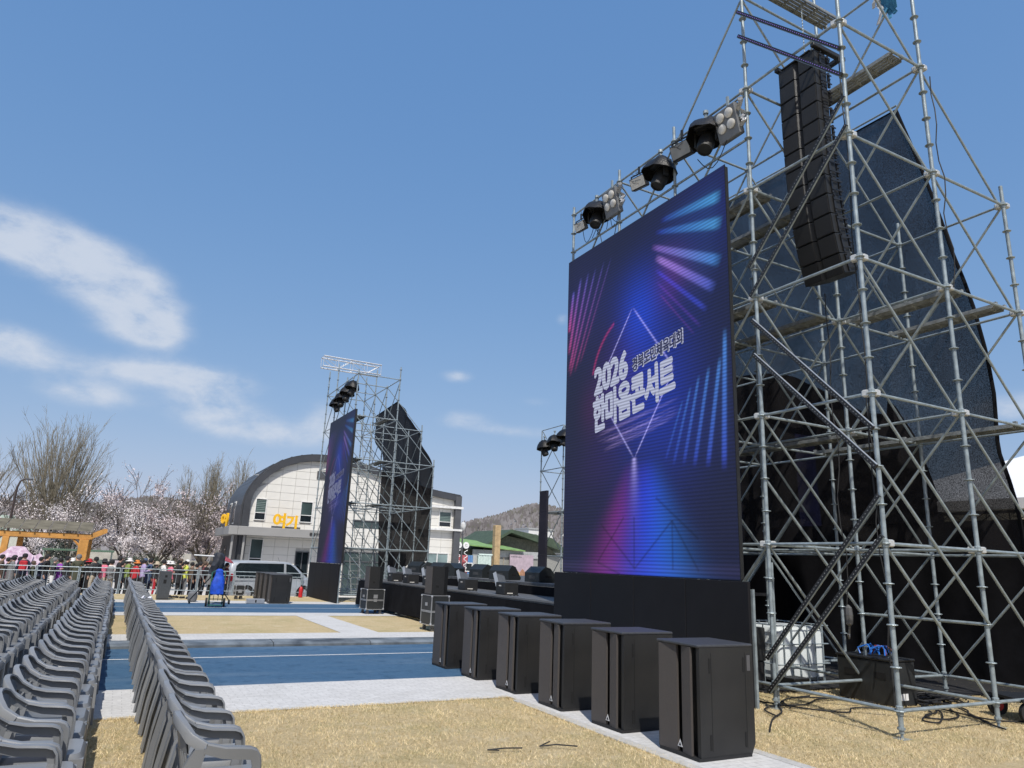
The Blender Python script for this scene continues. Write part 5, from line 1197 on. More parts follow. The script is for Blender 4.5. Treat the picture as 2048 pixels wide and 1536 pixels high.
for x in (.14, .28): b.tube((x,.02,.2),(x,.03,.9),.01,n=6)
b.box(0,-.22,.05,.42,.08,.07); b.build('frame', GRN, ht, True)
for x in (-.07, .49):
    wh = MB().tube((x-.035,.16,.14),(x+.035,.16,.14),.14,n=18).build('wheel', TYRE, ht, True); MB().tube((x-.038,.16,.14),(x+.038,.16,.14),.07,n=12).build('hub', GRN, wh)
MB().tube((-.07,.16,.14),(.49,.16,.14),.014,n=6).build('axle', GRN, ht)
b = MB(); rings = []
for z, sx_, sy_ in ((.40,.17,.13),(.43,.20,.16),(.60,.21,.16),(.80,.20,.15),(.98,.15,.12),(1.10,.11,.08),(1.18,.12,.09),(1.24,.05,.04)):
    rings.append([(.21+sx_*(abs(math.cos(a))**.6*math.copysign(1,math.cos(a)))*(1+.10*math.sin(3*a+z*9)+.06*math.sin(7*a)), -.12+sy_*(abs(math.sin(a))**.6*math.copysign(1,math.sin(a)))*(1+.12*math.sin(4*a+z*7)), z) for a in [2*math.pi*i/16 for i in range(16)]])
o = MB().sweep(rings).build('blue_bag', mat('blue_sack', (.012,.07,.48), .45, 0, .3, 9, .4, 14), smooth=True); o.location = ht.location; tag(o, 'bright blue sack strapped on the green hand truck', 'sack')
cm = thing('camera_crane', 'black covered camera on a wheeled tripod with a white arm, behind the green hand truck', 'camera stand', (2.75, 27.9, .012))
b = MB()
for a in (0.4, 2.5, 4.6): b.path([(0.3,0,1.0),(.3+.75*math.cos(a),.75*math.sin(a),.12)], .02, 6)
b.tube((.3,0,.5),(.3,0,1.35),.04,n=8); b.build('tripod', BLACKP, cm)
for k, a in enumerate((0.4, 2.5, 4.6)): MB().tube((.3+.75*math.cos(a)-.03,.75*math.sin(a),.08),(.3+.75*math.cos(a)+.03,.75*math.sin(a),.08),.08,n=14).build('wheel', TYRE, cm, True)
rings = []
for z, s_ in ((.98,.12),(1.05,.24),(1.2,.19),(1.32,.22),(1.45,.17),(1.6,.20),(1.72,.16),(1.78,.06)): rings.append([(.42+.06*math.sin(z*9)+s_*math.cos(a)*(1+.28*math.sin(3*a+z*11)), s_*.9*math.sin(a)*(1+.24*math.sin(5*a+z*8)), z) for a in [2*math.pi*i/16 for i in range(16)]])
MB().sweep(rings).build('cover', mat('dark_cover_cloth', (.022,.026,.035), .7, 0, .3, 7, .4, 12), cm, True); MB().tube((-.4,0,1.66),(.35,0,1.64),.022,n=8).build('arm', WHITEP, cm)
gb = thing('barrel', 'small grey round weight standing at the far track edge', 'weight', (2.62, 29.35, .012)); MB().lathe([(.1,0),(.15,.03),(.17,.16),(.16,.3),(.1,.36),(.04,.37)], 14).build('drum', mat('weight_grey', (.13,.135,.14), .6), gb, True); MB().tube((0,0,.37),(0,0,.46),.02,n=8).build('spigot', GALV, gb)
flight_case('tiny flight case with silver edges on the far lawn below the van rear wheel', (4.5, 31.4, .012), .36, .36, .55, .1)
sc_ = thing('equipment_case', 'low silver case lying at the foot of the distant subwoofers', 'case', (4.42, 28.55, .012)); MB().bbox(0,0,0,.62,.35,.17,.012).build('body', ALE, sc_); MB().box(.28,-.005,.04,.33,-.0005,.14).build('latch', GAP, sc_)
fe = thing('fire_extinguisher', 'red fire extinguisher standing on the lawn left of the distant skirt board', 'extinguisher', (7.35, 33.2, .012)); MB().lathe([(.06,0),(.085,.01),(.085,.36),(.06,.43),(.025,.46),(.025,.5)], 14).build('bottle', RED, fe, True); MB().box(-.02,-.08,.5,.02,.06,.53).path([(.03,0,.49),(.1,.02,.45),(.11,.02,.2)], .012, 6).build('valve', BLACKP2, fe)
o = MB()
rnd = random.Random(12)
for k in range(4): o.path([(2.0+.22*k+.1*math.sin(q), 31.6+.1*q*math.cos(k), .04+.02*math.sin(q*2)) for q in range(8)], .03, 6)
tag(o.build('cable_heap', BLACKP2), 'dark cable heap on the far lawn behind the row of chairs', 'cables')
# wheel of a cart at the right edge
ct = thing('equipment_cart', 'black cart with rubber wheel at the right frame edge on the lawn', 'cart', (10.78, 5.66, .01), -.45)
for x, y in ((.06,0),(.06,.6),(.8,0),(.8,.6)):
    wh = MB().tube((x,y-.03,.13),(x,y+.03,.13),.13,n=18).build('wheel', TYRE, ct, True); MB().tube((x,y-.033,.13),(x,y+.033,.13),.07,n=12).build('hub', RED, wh)
MB().box(-.05,-.06,.27,.95,.66,.30).build('platform', BLACKP, ct)
# ---------------------------------------------------------------- arched building
PANELM = mat('cream_wall_panel', (.70,.685,.635), .6, 0, .05, 1.2); JOINT = mat('wall_joint', (.44,.43,.40), .8); ROOFM = mat('dark_roof_metal', (.065,.068,.075), .45, .3, .12, 2); CANOPY = mat('grey_canopy', (.30,.295,.285), .55, 0, .06, 1)
DGREY = mat('dark_grey_cladding', (.075,.078,.085), .6, 0, .1, 2); FRAMEW = mat('white_window_frame', (.72,.72,.70), .5); GLASSG = mat('green_window_glass', (.05,.075,.075), .12, 0, .3, .8); YEL = mat('yellow_sign', (.85,.47,.015), .4)
FY_ = 46.0; GB = -.55
OUT = [(6.2,GB),(6.2,4.7),(6.36,5.45),(6.8,6.25),(7.5,7.0),(8.5,7.62),(9.7,7.98),(11.0,8.08),(12.6,7.95),(14.5,7.5),(16.5,6.92),(18.2,6.52),(20.5,6.26)]
def smooth(P, n=4):
    out = []
    for i in range(len(P)-1):
        p0, p1, p2, p3 = (Vector((*P[min(max(k, 0), len(P)-1)], 0)) for k in (i-1, i, i+1, i+2))
        for q in range(n):
            t_ = q/n; v = .5*((2*p1)+(p2-p0)*t_+(2*p0-5*p1+4*p2-p3)*t_*t_+(3*p1-p0-3*p2+p3)*t_**3); out.append((v.x, v.y))
    return out+[P[-1]]
OUT = [OUT[0]]+smooth(OUT[1:])
def top_at(x):
    for a, c in zip(OUT[1:], OUT[2:]):
        if a[0] <= x <= c[0]: return a[1]+(c[1]-a[1])*(x-a[0])/(c[0]-a[0])
    return OUT[-1][1]
bd = thing('arched_building', 'cream panelled building with dark curved roof and yellow rooftop letters behind the van', 'building', (6.2, FY_, GB))
BW = dict(parent=bd, world=True)
cols = [6.62+.84*k for k in range(17)]; inner = lambda x: top_at(x)-.36
poly = [(6.6,GB)]+[(x, inner(max(x, 6.62))) for x in [6.6+.35*k for k in range(39)] if x < 20.0]+[(20.05, inner(20.05)), (20.05,GB)]
MB().prism(poly, 'y', FY_+.03, FY_+.3).build('wall', JOINT, **BW)
OPEN = [(6.94,7.52,3.85,5.07),(9.66,10.33,3.87,5.08),(6.93,7.59,1.0,2.66),(9.6,10.45,GB,2.06),(19.02,19.84,4.06,5.22),(18.2,19.84,GB,2.38),(13.0,16.9,3.55,4.2),(12.6,16.8,GB,2.2),(10.42,11.2,6.65,7.1)]
pcache = {}
for x0 in cols:
    x1 = min(x0+.84, 20.05); z = GB
    while z < 7.7:
        z1 = z+.47
        if inner(min(x0,x1)) > z+.03 or inner(x1) > z+.03:
            a = x0+.009; c = x1-.009; za = z+.009
            ta = min(z1-.009, inner(a)); tc_ = min(z1-.009, inner(c))
            hit = [o for o in OPEN if o[0] < c and o[1] > a and o[2] < z1 and o[3] > z]
            spans = [(a, c)]
            for o in hit:
                if o[2] <= z+.24 and o[3] >= z1-.24:
                    spans = [s2 for s_ in spans for s2 in ((s_[0], min(s_[1], o[0])), (max(s_[0], o[1]), s_[1])) if s2[1]-s2[0] > .03]
            for s_ in spans:
                t0 = min(z1-.009, inner(s_[0])); t1 = min(z1-.009, inner(s_[1]))
                if max(t0, t1) < za+.03: continue
                t0 = max(t0, za+.01); t1 = max(t1, za+.01)
                key = (round(s_[1]-s_[0], 3), round(t0-za, 3), round(t1-za, 3))
                if key not in pcache: pcache[key] = MB().prism([(0,0),(key[0],0),(key[0],key[2]),(0,key[1])], 'y', 0, .028).mesh('wall_panel', PANELM)
                o_ = obj('wall_panel', pcache[key], bd); o_.location = Vector((s_[0], FY_, za))-Vector(bd.location)
        z = z1
# curved roof shell and dark fascia
def arch_strip(y0, y1, off0, off1):
    b = MB(); fr = []
    pts = OUT
    nrm = []
    for i, p in enumerate(pts):
        a = Vector((*pts[max(i-1,0)], 0)); c = Vector((*pts[min(i+1,len(pts)-1)], 0)); d = (c-a).normalized(); nrm.append(Vector((-d.y, d.x, 0)))
    for p, nn in zip(pts, nrm):
        A = Vector((p[0], p[1], 0))+nn*off0; B_ = Vector((p[0], p[1], 0))+nn*off1
        fr.append([(A.x, y0, A.y), (B_.x, y0, B_.y), (B_.x, y1, B_.y), (A.x, y1, A.y)])
    return b.sweep(fr)
arch_strip(FY_-.28, FY_+.02, -.36, 0).build('fascia', ROOFM, **BW)
arch_strip(FY_-.05, FY_+7.0, .004, .10).build('roof', ROOFM, **BW)
ribs = MB()
for k in range(1, 24):
    p = OUT[min(2*k, len(OUT)-1)]; ribs.tube((p[0]-.04, FY_, p[1]+.1), (p[0]-.04, FY_+7, p[1]+.1), .03, n=5)
ribs.build('roof_seam', ROOFM, **BW)
MB().box(6.22, FY_+.31, GB, 20.4, FY_+6.9, 4.5).build('rear_wall', DGREY, **BW)
MB().box(20.06, FY_-.3, GB, 20.5, FY_+.3, 6.22).build('end_wall', DGREY, **BW)
for z0, z1 in ((5.36,5.52),(3.86,3.99)): MB().box(17.5, FY_-.36, z0, 20.62, FY_+.01, z1).build('white_band', FRAMEW, **BW)
for k, (x0, x1, z0, z1) in enumerate(OPEN[:3]+[OPEN[4]]):
    f = MB(); e = .05
    f.box(x0-e, FY_-.05, z0-e, x1+e, FY_+.02, z0).box(x0-e, FY_-.05, z1, x1+e, FY_+.02, z1+e).box(x0-e, FY_-.05, z0, x0, FY_+.02, z1).box(x1, FY_-.05, z0, x1+e, FY_+.02, z1)
    zm = z0+(z1-z0)*.33; f.box(x0, FY_-.045, zm-.02, x1, FY_+.02, zm+.02)
    wf = f.build('window', FRAMEW, **BW)
    MB().box(x0, FY_+.004, z0, x1, FY_+.02, zm-.021).build('pane', GLASSD, wf, world=True); MB().box(x0, FY_+.004, zm+.021, x1, FY_+.02, z1).build('pane', GLASSG, wf, world=True)
    bl_ = MB()
    for q in range(7): zz = zm+.06+q*(z1-zm-.06)/7; bl_.box(x0+.02, FY_+.0005, zz, x1-.02, FY_+.0035, zz+.05)
    if k in (0, 3): bl_.build('blind', mat('window_blind_green', (.16,.22,.20), .6), wf, world=True)
for nm, (x0, x1, z0, z1) in (('glass_door', OPEN[3]), ('glass_door', OPEN[5]), ('window', OPEN[6]), ('shop_window', OPEN[7])):
    f = MB(); e = .06
    f.box(x0, FY_-.03, z1-e, x1, FY_+.02, z1).box(x0, FY_-.03, z0, x0+e, FY_+.02, z1-e).box(x1-e, FY_-.03, z0, x1, FY_+.02, z1-e)
    for q in range(1, max(2, int((x1-x0)/1.0))): xm = x0+(x1-x0)*q/max(2, int((x1-x0)/1.0)); f.box(xm-.03, FY_-.025, z0, xm+.03, FY_+.02, z1-e)
    if z1 < 2.5 and x0 > 11: f.box(x0+e, FY_-.024, 1.55, x1-e, FY_+.015, 1.62)
    wf = f.build(nm, FRAMEW if x0 > 17 else DGREY, **BW)
    MB().box(x0+e, FY_+.022, z0, x1-e, FY_+.028, z1-e).build('pane', mat('curtained_glass', (.20,.27,.27), .15, 0, .25, 1.5) if x0 > 17 else GLASSG if x0 > 11 else GLASSD, wf, world=True)
MB().bbox(10.42, FY_-.06, 6.65, 11.2, FY_+.05, 7.1, .01).build('vent', DGREY, **BW)
MB().bbox(5.95, FY_-1.05, 2.86, 12.3, FY_-.002, 3.36, .02).build('canopy', CANOPY, **BW); MB().bbox(5.45, FY_-1.05, 2.86, 5.945, FY_+6, 3.36, .02).build('canopy', CANOPY, **BW)
for x in (5.75, 6.4): MB().tube((x, FY_-.7, GB), (x, FY_-.7, 2.85), .07, n=10).build('pillar', CANOPY, **BW)
for y in (48.5, 50.5):
    f = MB().box(6.1, y, 3.6, 6.19, y+.8, 5.0).build('window', FRAMEW, **BW); MB().box(6.09, y+.08, 3.68, 6.099, y+.72, 4.92).build('pane', GLASSD, f, world=True)
for y in (50.4,): f = MB().box(6.1, y, .2, 6.19, y+1.0, 2.3).build('window', DGREY, **BW); MB().box(6.09, y+.08, .28, 6.099, y+.92, 2.22).build('pane', GLASSD, f, world=True)
MB().box(6.11, FY_, GB, 6.198, FY_+6.9, 2.84).build('side_wall', PANELM, **BW)
sg = thing('rooftop_sign', 'big yellow letters standing on the grey canopy of the arched building', 'sign', (7.9, 45.35, 3.365))
for ch_, x, s_ in (('여', 0, .92), ('기', .80, .80)):
    o = obj('letter', text_mesh('letter', ch_, s_, YEL, .035, .05), sg); o.location = (x, 0, .12); o.rotation_euler = (R(90), 0, 0)
MB().box(-.02,.02,.0,1.7,.06,.12).build('sign_rail', DGREY, sg)
sg = thing('rooftop_sign', 'yellow letter seen edge on at the left corner of the grey canopy', 'sign', (5.25, 47.6, 3.365))
o = obj('letter', text_mesh('letter', '여', .8, YEL, .035, .05), sg); o.location = (0, 0, .1); o.rotation_euler = (R(90), 0, R(-62)); MB().box(0,-.7,0,.06,0,.1).build('sign_rail', DGREY, sg)
o = obj('lettering', text_mesh('lettering', '문경어울림센터', .20, mat('dark_lettering', (.03,.03,.03), .6), .006, .01), bd); o.location = Vector((10.1, FY_-1.07, 3.03))-Vector(bd.location); o.rotation_euler = (R(90), 0, 0)

# ---------------------------------------------------------------- timber shelter, lamp, signs
sh = thing('timber_shelter', 'orange timber shelter with slanted glass roof left of the queue', 'shelter', (-3.5, 40.2, gz(40)))
SW = dict(parent=sh, world=True); g0 = gz(40)
for x, y, wd in ((-1.52,40.2,.40),(-4.62,40.2,.26),(-4.2,41.6,.24),(-1.35,41.6,.26),(-7.6,40.2,.26)):
    MB().bbox(x-wd/2, y-wd/2, g0, x+wd/2, y+wd/2, 2.14, .015).build('post', WOODO, **SW)
for y in (40.2, 41.6): MB().bbox(-9, y-.09, 2.145, -1.2, y+.09, 2.40, .012).build('beam', WOODO, **SW)
MB().prism([(-1.3,2.15),(-.62,2.50),(-.62,2.68),(-.75,2.70),(-1.3,2.42)], 'y', 40.1, 40.3).build('brace', WOODO, **SW)
for p, q in (((-2.0,40.2,2.16),(-1.6,40.2,1.75)),): MB().tube(p, q, .05, n=6).build('brace', WOODO, **SW)
for k in range(14):
    x = -8.8+k*.58; MB().prism([(40.0,2.42),(41.9,2.90),(41.9,2.97),(40.0,2.50)], 'x', x-.03, x+.03).build('rafter', WOODD, **SW)
    if k < 13: MB().prism([(40.0,2.515),(41.9,2.985),(41.9,3.0),(40.0,2.53)], 'x', x+.035, x+.545).build('roof_pane', mat('tinted_roof_pane', (.15,.135,.10), .85, 0, .3, 2, spec=.1), **SW)
lp = thing('street_lamp', 'slim dark street lamp with curved arm above the timber shelter', 'street lamp', (-5.1, 44.5, gz(44.5)))
MB().path([(0,0,0),(0,0,4.6),(.02,0,5.2),(.10,0,5.5),(.26,0,5.62),(.38,0,5.64)], [.075,.06,.05,.045,.04,.04], 8).build('pole', mat('lamp_pole_brown', (.05,.035,.03), .5), lp, True); MB().bbox(.3,-.09,5.58,.62,.09,5.66,.02).build('lamp_head', DGREY, lp)
pb = thing('blossom_banner', 'pink blossom patterned panel under the left end of the timber shelter', 'banner', (-4.55, 39.3, gz(39.3)))
PINKB = mat('pink_blossom_print', (.66,.40,.60), .7, 0, .25, 7, col2=(.88,.74,.84))
n = 18; b = MB(); pts = [(.55+.62*math.cos(a)*(1+.12*math.sin(5*a)), 1.55+.65*math.sin(a)*(1+.08*math.sin(7*a))) for a in [2*math.pi*i/n for i in range(n)]]; b.prism(pts, 'y', 0, .05); b.build('panel', PINKB, pb)
n = 18; b = MB(); pts = [(1.35+.4*math.cos(a)*(1+.12*math.sin(4*a)), 1.25+.62*math.sin(a)*(1+.1*math.sin(6*a))) for a in [2*math.pi*i/n for i in range(n)]]; b.prism(pts, 'y', .08, .13); b.build('panel', PINKB, pb); MB().box(.1,.06,0,1.5,.075,.7).build('stand', DGREY, pb)
gs2 = thing('bus_shelter', 'low shelter with green roof beam and pale board behind the queue', 'shelter', (-3.4, 44, gz(44)))
MB().bbox(0,-.5,2.1,3.2,.6,2.2,.01).build('roof', mat('green_roof_beam', (.10,.17,.12), .5), gs2); MB().box(.25,.3,1.35,2.9,.36,1.72).build('board', mat('pale_green_board', (.60,.72,.56), .5, 0, .15, 9), gs2)
for x in (.05, 3.1): MB().tube((x,.3,0),(x,.3,2.1),.04,n=8).build('post', mat('mint_post', (.45,.55,.48), .5), gs2)
nb = thing('notice_stand', 'framed notice with pale poster standing among the queue', 'sign', (-.32, 38.9, gz(39)))
MB().box(0,0,1.0,.55,.05,1.75).build('frame', DGREY, nb); MB().box(.06,-.006,1.06,.49,-.001,1.69).build('poster', mat('pale_poster', (.60,.52,.55), .6, 0, .3, 6), nb); MB().tube((.27,.025,0),(.27,.025,1.0),.03,n=6).build('post', DGREY, nb)
bw_ = thing('boundary_wall', 'long low pale wall behind the cherry trees', 'wall', (-30, 74, gz(74)))
for k in range(12): MB().bbox(k*3.0, 0, 0, k*3.0+2.98, .3, 2.1+.05*(k%2), .02).build('wall_section', mat('weathered_wall', (.42,.40,.35), .85, 0, .25, .8), bw_)
hs = thing('village_house', 'low pale house half hidden behind the left cherry tree', 'house', (-12, 80, gz(80)))
MB().box(0,0,0,7,5,3.6).build('wall', mat('pale_house_wall', (.55,.56,.50), .8), hs); MB().prism([(-.4,3.6),(7.4,3.6),(6.4,4.9),(.6,4.9)], 'y', -.4, 5.4).build('roof', mat('pale_green_roof', (.42,.52,.44), .6), hs); MB().box(1,-.03,1.2,2.4,-.002,2.6).box(4,-.03,1.2,5.4,-.002,2.6).build('window', GLASSD, hs)

# ---------------------------------------------------------------- trees
def grow(b, p, d, L, r, lvl, rnd, tips, spread, up, nseg=4, minr=.006):
    P = [Vector(p)]; dd = Vector(d).normalized(); rad = [r]
    for k in range(nseg):
        dd = (dd+Vector((rnd.gauss(0,.10), rnd.gauss(0,.10), rnd.gauss(0,.05)+up))).normalized(); P.append(P[-1]+dd*L/nseg); rad.append(max(minr, r*(1-.55*(k+1)/nseg)))
    b.path(P, rad, 6 if r > .05 else 4 if r > .02 else 3)
    if lvl == 0: tips.append(P[-1]); tips.append(P[len(P)//2]); return
    nb = rnd.randint(3, 4) if lvl > 1 else rnd.randint(3, 5)
    for k in range(nb):
        i = rnd.randint(max(1, nseg//2), nseg); base = P[i]; ax = dd.orthogonal().normalized(); ax.rotate(Matrix.Rotation(rnd.uniform(0, 6.283), 3, dd))
        nd = (dd+ax*spread*rnd.uniform(.5,1.2)).normalized(); grow(b, base, nd, L*rnd.uniform(.55,.82), rad[i]*rnd.uniform(.5,.75), lvl-1, rnd, tips, spread, up, nseg, minr)
    if lvl <= 2: tips += P[1:]
def bare_tree(label, x, y, h, wid, seed, n=22, lean=0):
    rnd = random.Random(seed); root = thing('bare_tree', label, 'tree', (x, y, gz(y)))
    t_ = MB(); t_.path([(0,0,-.1),(.03,0,h*.08),(.0,.05,h*.16)], [h*.030,h*.026,h*.024], 8); t_.build('trunk', TWIG, root, True)
    c = MB(); gr = lambda s_: rnd.gauss(0, s_)
    for k in range(n):
        a = 2.4*k+rnd.uniform(-.3,.3); q = math.sqrt((k+.5)/n); out = wid*q; L = h*(1.0-.30*q*q)*rnd.uniform(.86,1.02); z0 = h*rnd.uniform(.06,.20)
        P = []; wob = [gr(.03) for _ in range(4)]
        for i_ in range(9):
            t = i_/8; rr = out*(t**1.0); P.append(Vector((math.cos(a)*rr+lean*h*t*t+h*wob[0]*math.sin(t*5), math.sin(a)*rr*.8+h*wob[1]*math.sin(t*4), z0+(L-z0)*t)))
        r0 = h*.0068*rnd.uniform(.7,1.1); c.path(P, [max(.011, r0*(1-.85*i_/8)) for i_ in range(9)], 5)
        for m_ in range(11):
            t = rnd.uniform(.25,.97); i_ = min(7, int(t*8)); p = P[i_].lerp(P[i_+1], t*8-i_); d = (P[i_+1]-P[i_]).normalized(); b2 = rnd.uniform(0,6.28)
            d2 = (d+Vector((math.cos(b2), math.sin(b2), .15))*rnd.uniform(.25,.5)).normalized(); l2 = h*rnd.uniform(.10,.24)*(1.15-.6*t)
            Q = [p, p+d2*l2*.5+Vector((gr(.04),gr(.04),.02*l2)), p+d2*l2+Vector((gr(.08),gr(.08),.16*l2))]; c.path(Q, [.013,.009,.007], 3)
            for w_ in range(4):
                f = rnd.uniform(.3,1); p3 = Q[0].lerp(Q[2], f); b3 = rnd.uniform(0,6.28); d3 = (d2+Vector((math.cos(b3), math.sin(b3), .3))*rnd.uniform(.3,.7)).normalized(); c.path([p3, p3+d3*l2*rnd.uniform(.25,.5)], [.008,.005], 3)
    c.build('crown', TWIG, root); return root
def blossom_tree(label, x, y, h, wid, seed, m_=BLOSSOM, nflow=9000):
    rnd = random.Random(seed); rg = np.random.default_rng(seed); root = thing('cherry_tree', label, 'tree', (x, y, gz(y)))
    t_ = MB(); t_.path([(0,0,-.1),(.08,0,.8),(.0,.1,1.7)], [.20,.17,.14], 8); t_.build('trunk', BRANCH, root, True)
    c = MB(); tips = []
    for k in range(9):
        a = 2*math.pi*k/9+rnd.uniform(-.4,.4); d = Vector((math.cos(a)*wid*.30, math.sin(a)*wid*.30, h*.30*rnd.uniform(.55,1.3)))
        grow(c, (0,.1,rnd.uniform(1.0,1.7)), d, d.length*1.15, .095, 3, rnd, tips, .62, .02, 4, .016)
    c.build('branches', BRANCH, root)
    T = np.array([tuple(t) for t in tips]); clump = np.sin(T[:,0]*2.1+seed)+np.sin(T[:,1]*2.4+2*seed)+1.2*np.sin(T[:,2]*2.7+3*seed+T[:,0])
    wgt = np.exp(1.0*clump)*np.where(T[:,2] > .72*h, .35, 1.0); wgt /= wgt.sum()
    idx = rg.choice(len(T), nflow, p=wgt); P = T[idx]+rg.normal(0, .13, (nflow,3))
    P[:,2] = np.maximum(P[:,2], 1.3)
    s_ = rg.uniform(.022,.055,nflow); A = rg.normal(size=(nflow,3)); A /= np.linalg.norm(A,axis=1)[:,None]; B_ = np.cross(A, rg.normal(size=(nflow,3))); B_ /= np.linalg.norm(B_,axis=1)[:,None]
    V = np.stack([P-A*s_[:,None], P+B_*s_[:,None], P+A*s_[:,None], P-B_*s_[:,None]], 1).reshape(-1,3)
    me = bpy.data.meshes.new('crown'); me.vertices.add(4*nflow); me.vertices.foreach_set('co', V.ravel()); me.loops.add(4*nflow); me.loops.foreach_set('vertex_index', np.arange(4*nflow)); me.polygons.add(nflow); me.polygons.foreach_set('loop_start', np.arange(nflow)*4); me.polygons.foreach_set('loop_total', np.full(nflow,4)); me.update(); me.materials.append(m_)
    obj('crown', me, root); return root
bare_tree('tall bare broom shaped tree rising above the blossoms at the left', -4.7, 63, 12.0, 3.2, 3, 64)
bare_tree('bare tree leaning in at the very left edge', -10.0, 62, 9.8, 3.0, 5, 26, .05)
bare_tree('slim bare tree, left one of three beside the arched building', 4.3, 66, 9.0, .75, 8, 20)
bare_tree('slim bare tree, middle and fullest of three beside the arched building', 6.3, 66, 10.6, 1.2, 9, 36)
bare_tree('slim bare tree, right one of three, half behind the curved roof', 8.7, 67, 10.9, .95, 10, 28)
CH = [(-8.4,60,6.0,3.6,21,BLOSSOM,7500,'white pink cherry tree at the far left edge, behind the street lamp'),(-3.0,58,5.3,3.8,22,BLOSSOM,9500,'broad cherry tree blossoming behind the timber shelter'),(.4,61,6.2,3.9,23,BLOSSOM2,9500,'tallest cherry tree with dusky blossoms and dark arching limbs'),(2.3,54,4.3,3.6,24,BLOSSOM,9500,'low pale cherry tree right of the shelter, above the middle of the queue'),(5.2,54.5,5.0,3.3,25,BLOSSOM2,9500,'pink cherry tree with leaning trunks beside the arched building'),(-5.6,66,5.2,3.8,26,BLOSSOM2,6500,'cherry tree behind the tall bare tree'),(4.0,63,5.0,3.5,27,BLOSSOM2,7000,'cherry tree in the back row below the slim bare trees')]
for x, y, h, wd, sd_, m_, nf, lb in CH: blossom_tree(lb, x, y, h, wd, sd_, m_, int(nf*1.5))
def shrub(label, x, y, h, wd, seed, col):
    rg = np.random.default_rng(seed); n = 1500; root = thing('evergreen_shrub', label, 'shrub', (x, y, gz(y)))
    u_ = rg.normal(size=(n,3)); u_ /= np.linalg.norm(u_,axis=1)[:,None]; rr_ = rg.random(n)**.4; P = u_*rr_[:,None]*np.array([wd,wd*.8,h*.55])*(1+.25*np.sin(u_[:,:1]*7+u_[:,2:]*5))+np.array([0,0,h*.55])
    A = rg.normal(size=(n,3)); A /= np.linalg.norm(A,axis=1)[:,None]; B_ = np.cross(A, u_); s_ = rg.uniform(.05,.11,n)[:,None]
    V = np.stack([P-A*s_, P+B_*s_*.6, P+A*s_, P-B_*s_*.6],1).reshape(-1,3); me = bpy.data.meshes.new('foliage'); me.from_pydata(V.tolist(), [], [tuple(range(4*i,4*i+4)) for i in range(n)]); me.materials.append(mat('shrub_'+col[0], col[1], .7, 0, .35, 1.5)); obj('foliage', me, root); MB().tube((0,0,0),(0,0,h*.6),.05,n=6).build('trunk', BRANCH, root)
shrub('dark green round shrub behind the queue below the pale cherry tree', 1.0, 49, 2.0, 1.2, 1, ('dark', (.035,.05,.028)))
shrub('second green shrub right of the round shrub', 2.5, 50, 1.7, 1.0, 2, ('mid', (.06,.075,.04)))
shrub('dark conifer shrub behind the timber shelter', -3.2, 52, 3.0, 1.1, 3, ('conifer', (.02,.028,.02)))

# ---------------------------------------------------------------- right background
gl = thing('globe_lamp', 'dark lamp post with glass globe and two round white signs right of the arched building', 'street lamp', (24.9, 55, gz(55)))
MB().path([(0,0,0),(0,0,4.9)], [.09,.06], 8).build('pole', DGREY, gl); MB().lathe([(.03,4.9),(.12,4.95),(.2,5.1),(.24,5.3),(.2,5.5),(.08,5.6)], 14).build('globe', mat('lamp_globe_glass', (.6,.6,.58), .1), gl, True)
MB().path([(0,0,4.5),(-.35,0,4.9),(-.55,0,5.3)], .03, 6).path([(0,0,4.5),(.22,0,4.7),(.22,0,5.0)], .03, 6).build('arm', DGREY, gl)
for k, dx in enumerate((-.32, .34)):
    s_ = MB().tube((dx,-.1,3.72),(dx,-.06,3.72),.27,n=20).build('round_sign', WHITEP, gl); d = MB()
    for i in range(5): a = i*1.2+k; d.box(dx+.09*math.cos(a)-.03,-.106,3.72+.09*math.sin(a)-.03,dx+.09*math.cos(a)+.03,-.1005,3.72+.09*math.sin(a)+.015)
    d.build('print', DGREY, s_)
    f = MB()
    for z in range(6): f.path([(dx-.16,-.08,1.9+z*.25),(dx+.16,-.08,2.1+z*.25)] if z%2 else [(dx+.16,-.08,1.9+z*.25),(dx-.16,-.08,2.1+z*.25)], .03, 5)
    f.build('ornament', WHITEP, gl)
ct_ = thing('container_booth', 'striped red and blue container booth with small windows behind the stage', 'booth', (24.4, 56, gz(56)))
cols_ = [mat('booth_grey', (.42,.43,.42), .6), mat('booth_red', (.42,.10,.11), .6), mat('booth_blue', (.10,.22,.42), .6)]
for k in range(20):
    i = 0 if k < 6 else 1 if k < 13 else 2 if k < 17 else 0; MB().box(k*.12, 0 if k%2 else .035, 0, k*.12+.118, .1 if k%2 else .135, 2.95).build('wall_rib', cols_[i], ct_)
MB().box(0,.14,0,2.4,2.4,2.94).build('wall', cols_[0], ct_)
for x in (.25, 1.35):
    f = MB().box(x,-.04,1.6,x+.65,-.001,2.35).build('window', FRAMEW, ct_); MB().box(x+.07,-.046,1.68,x+.58,-.0405,2.27).build('pane', GLASSD, f)
mb_ = thing('mint_booth', 'plain pale mint container booth beside the striped one', 'booth', (26.85, 55.7, gz(55.7)))
for k in range(9): MB().box(k*.13, 0 if k%2 else .03, 0, k*.13+.128, .1 if k%2 else .13, 3.0).build('wall_rib', mat('mint_panel', (.50,.60,.55), .55), mb_)
MB().box(0,.14,0,1.17,2.2,2.98).build('wall', MATS['mint_panel'], mb_); MB().box(-.06,-.03,0,-.002,.04,3.08).box(-.06,-.03,3.01,1.25,.1,3.12).build('trim', mat('mint_trim', (.62,.74,.68), .5), mb_)
gp = thing('exhibition_hall', 'grey hall with light band and bright green roof behind the booths', 'building', (25.6, 60, gz(60)))
MB().box(0,0,0,9.5,6,2.95).build('wall', mat('hall_wall_grey', (.25,.25,.23), .8), gp); 
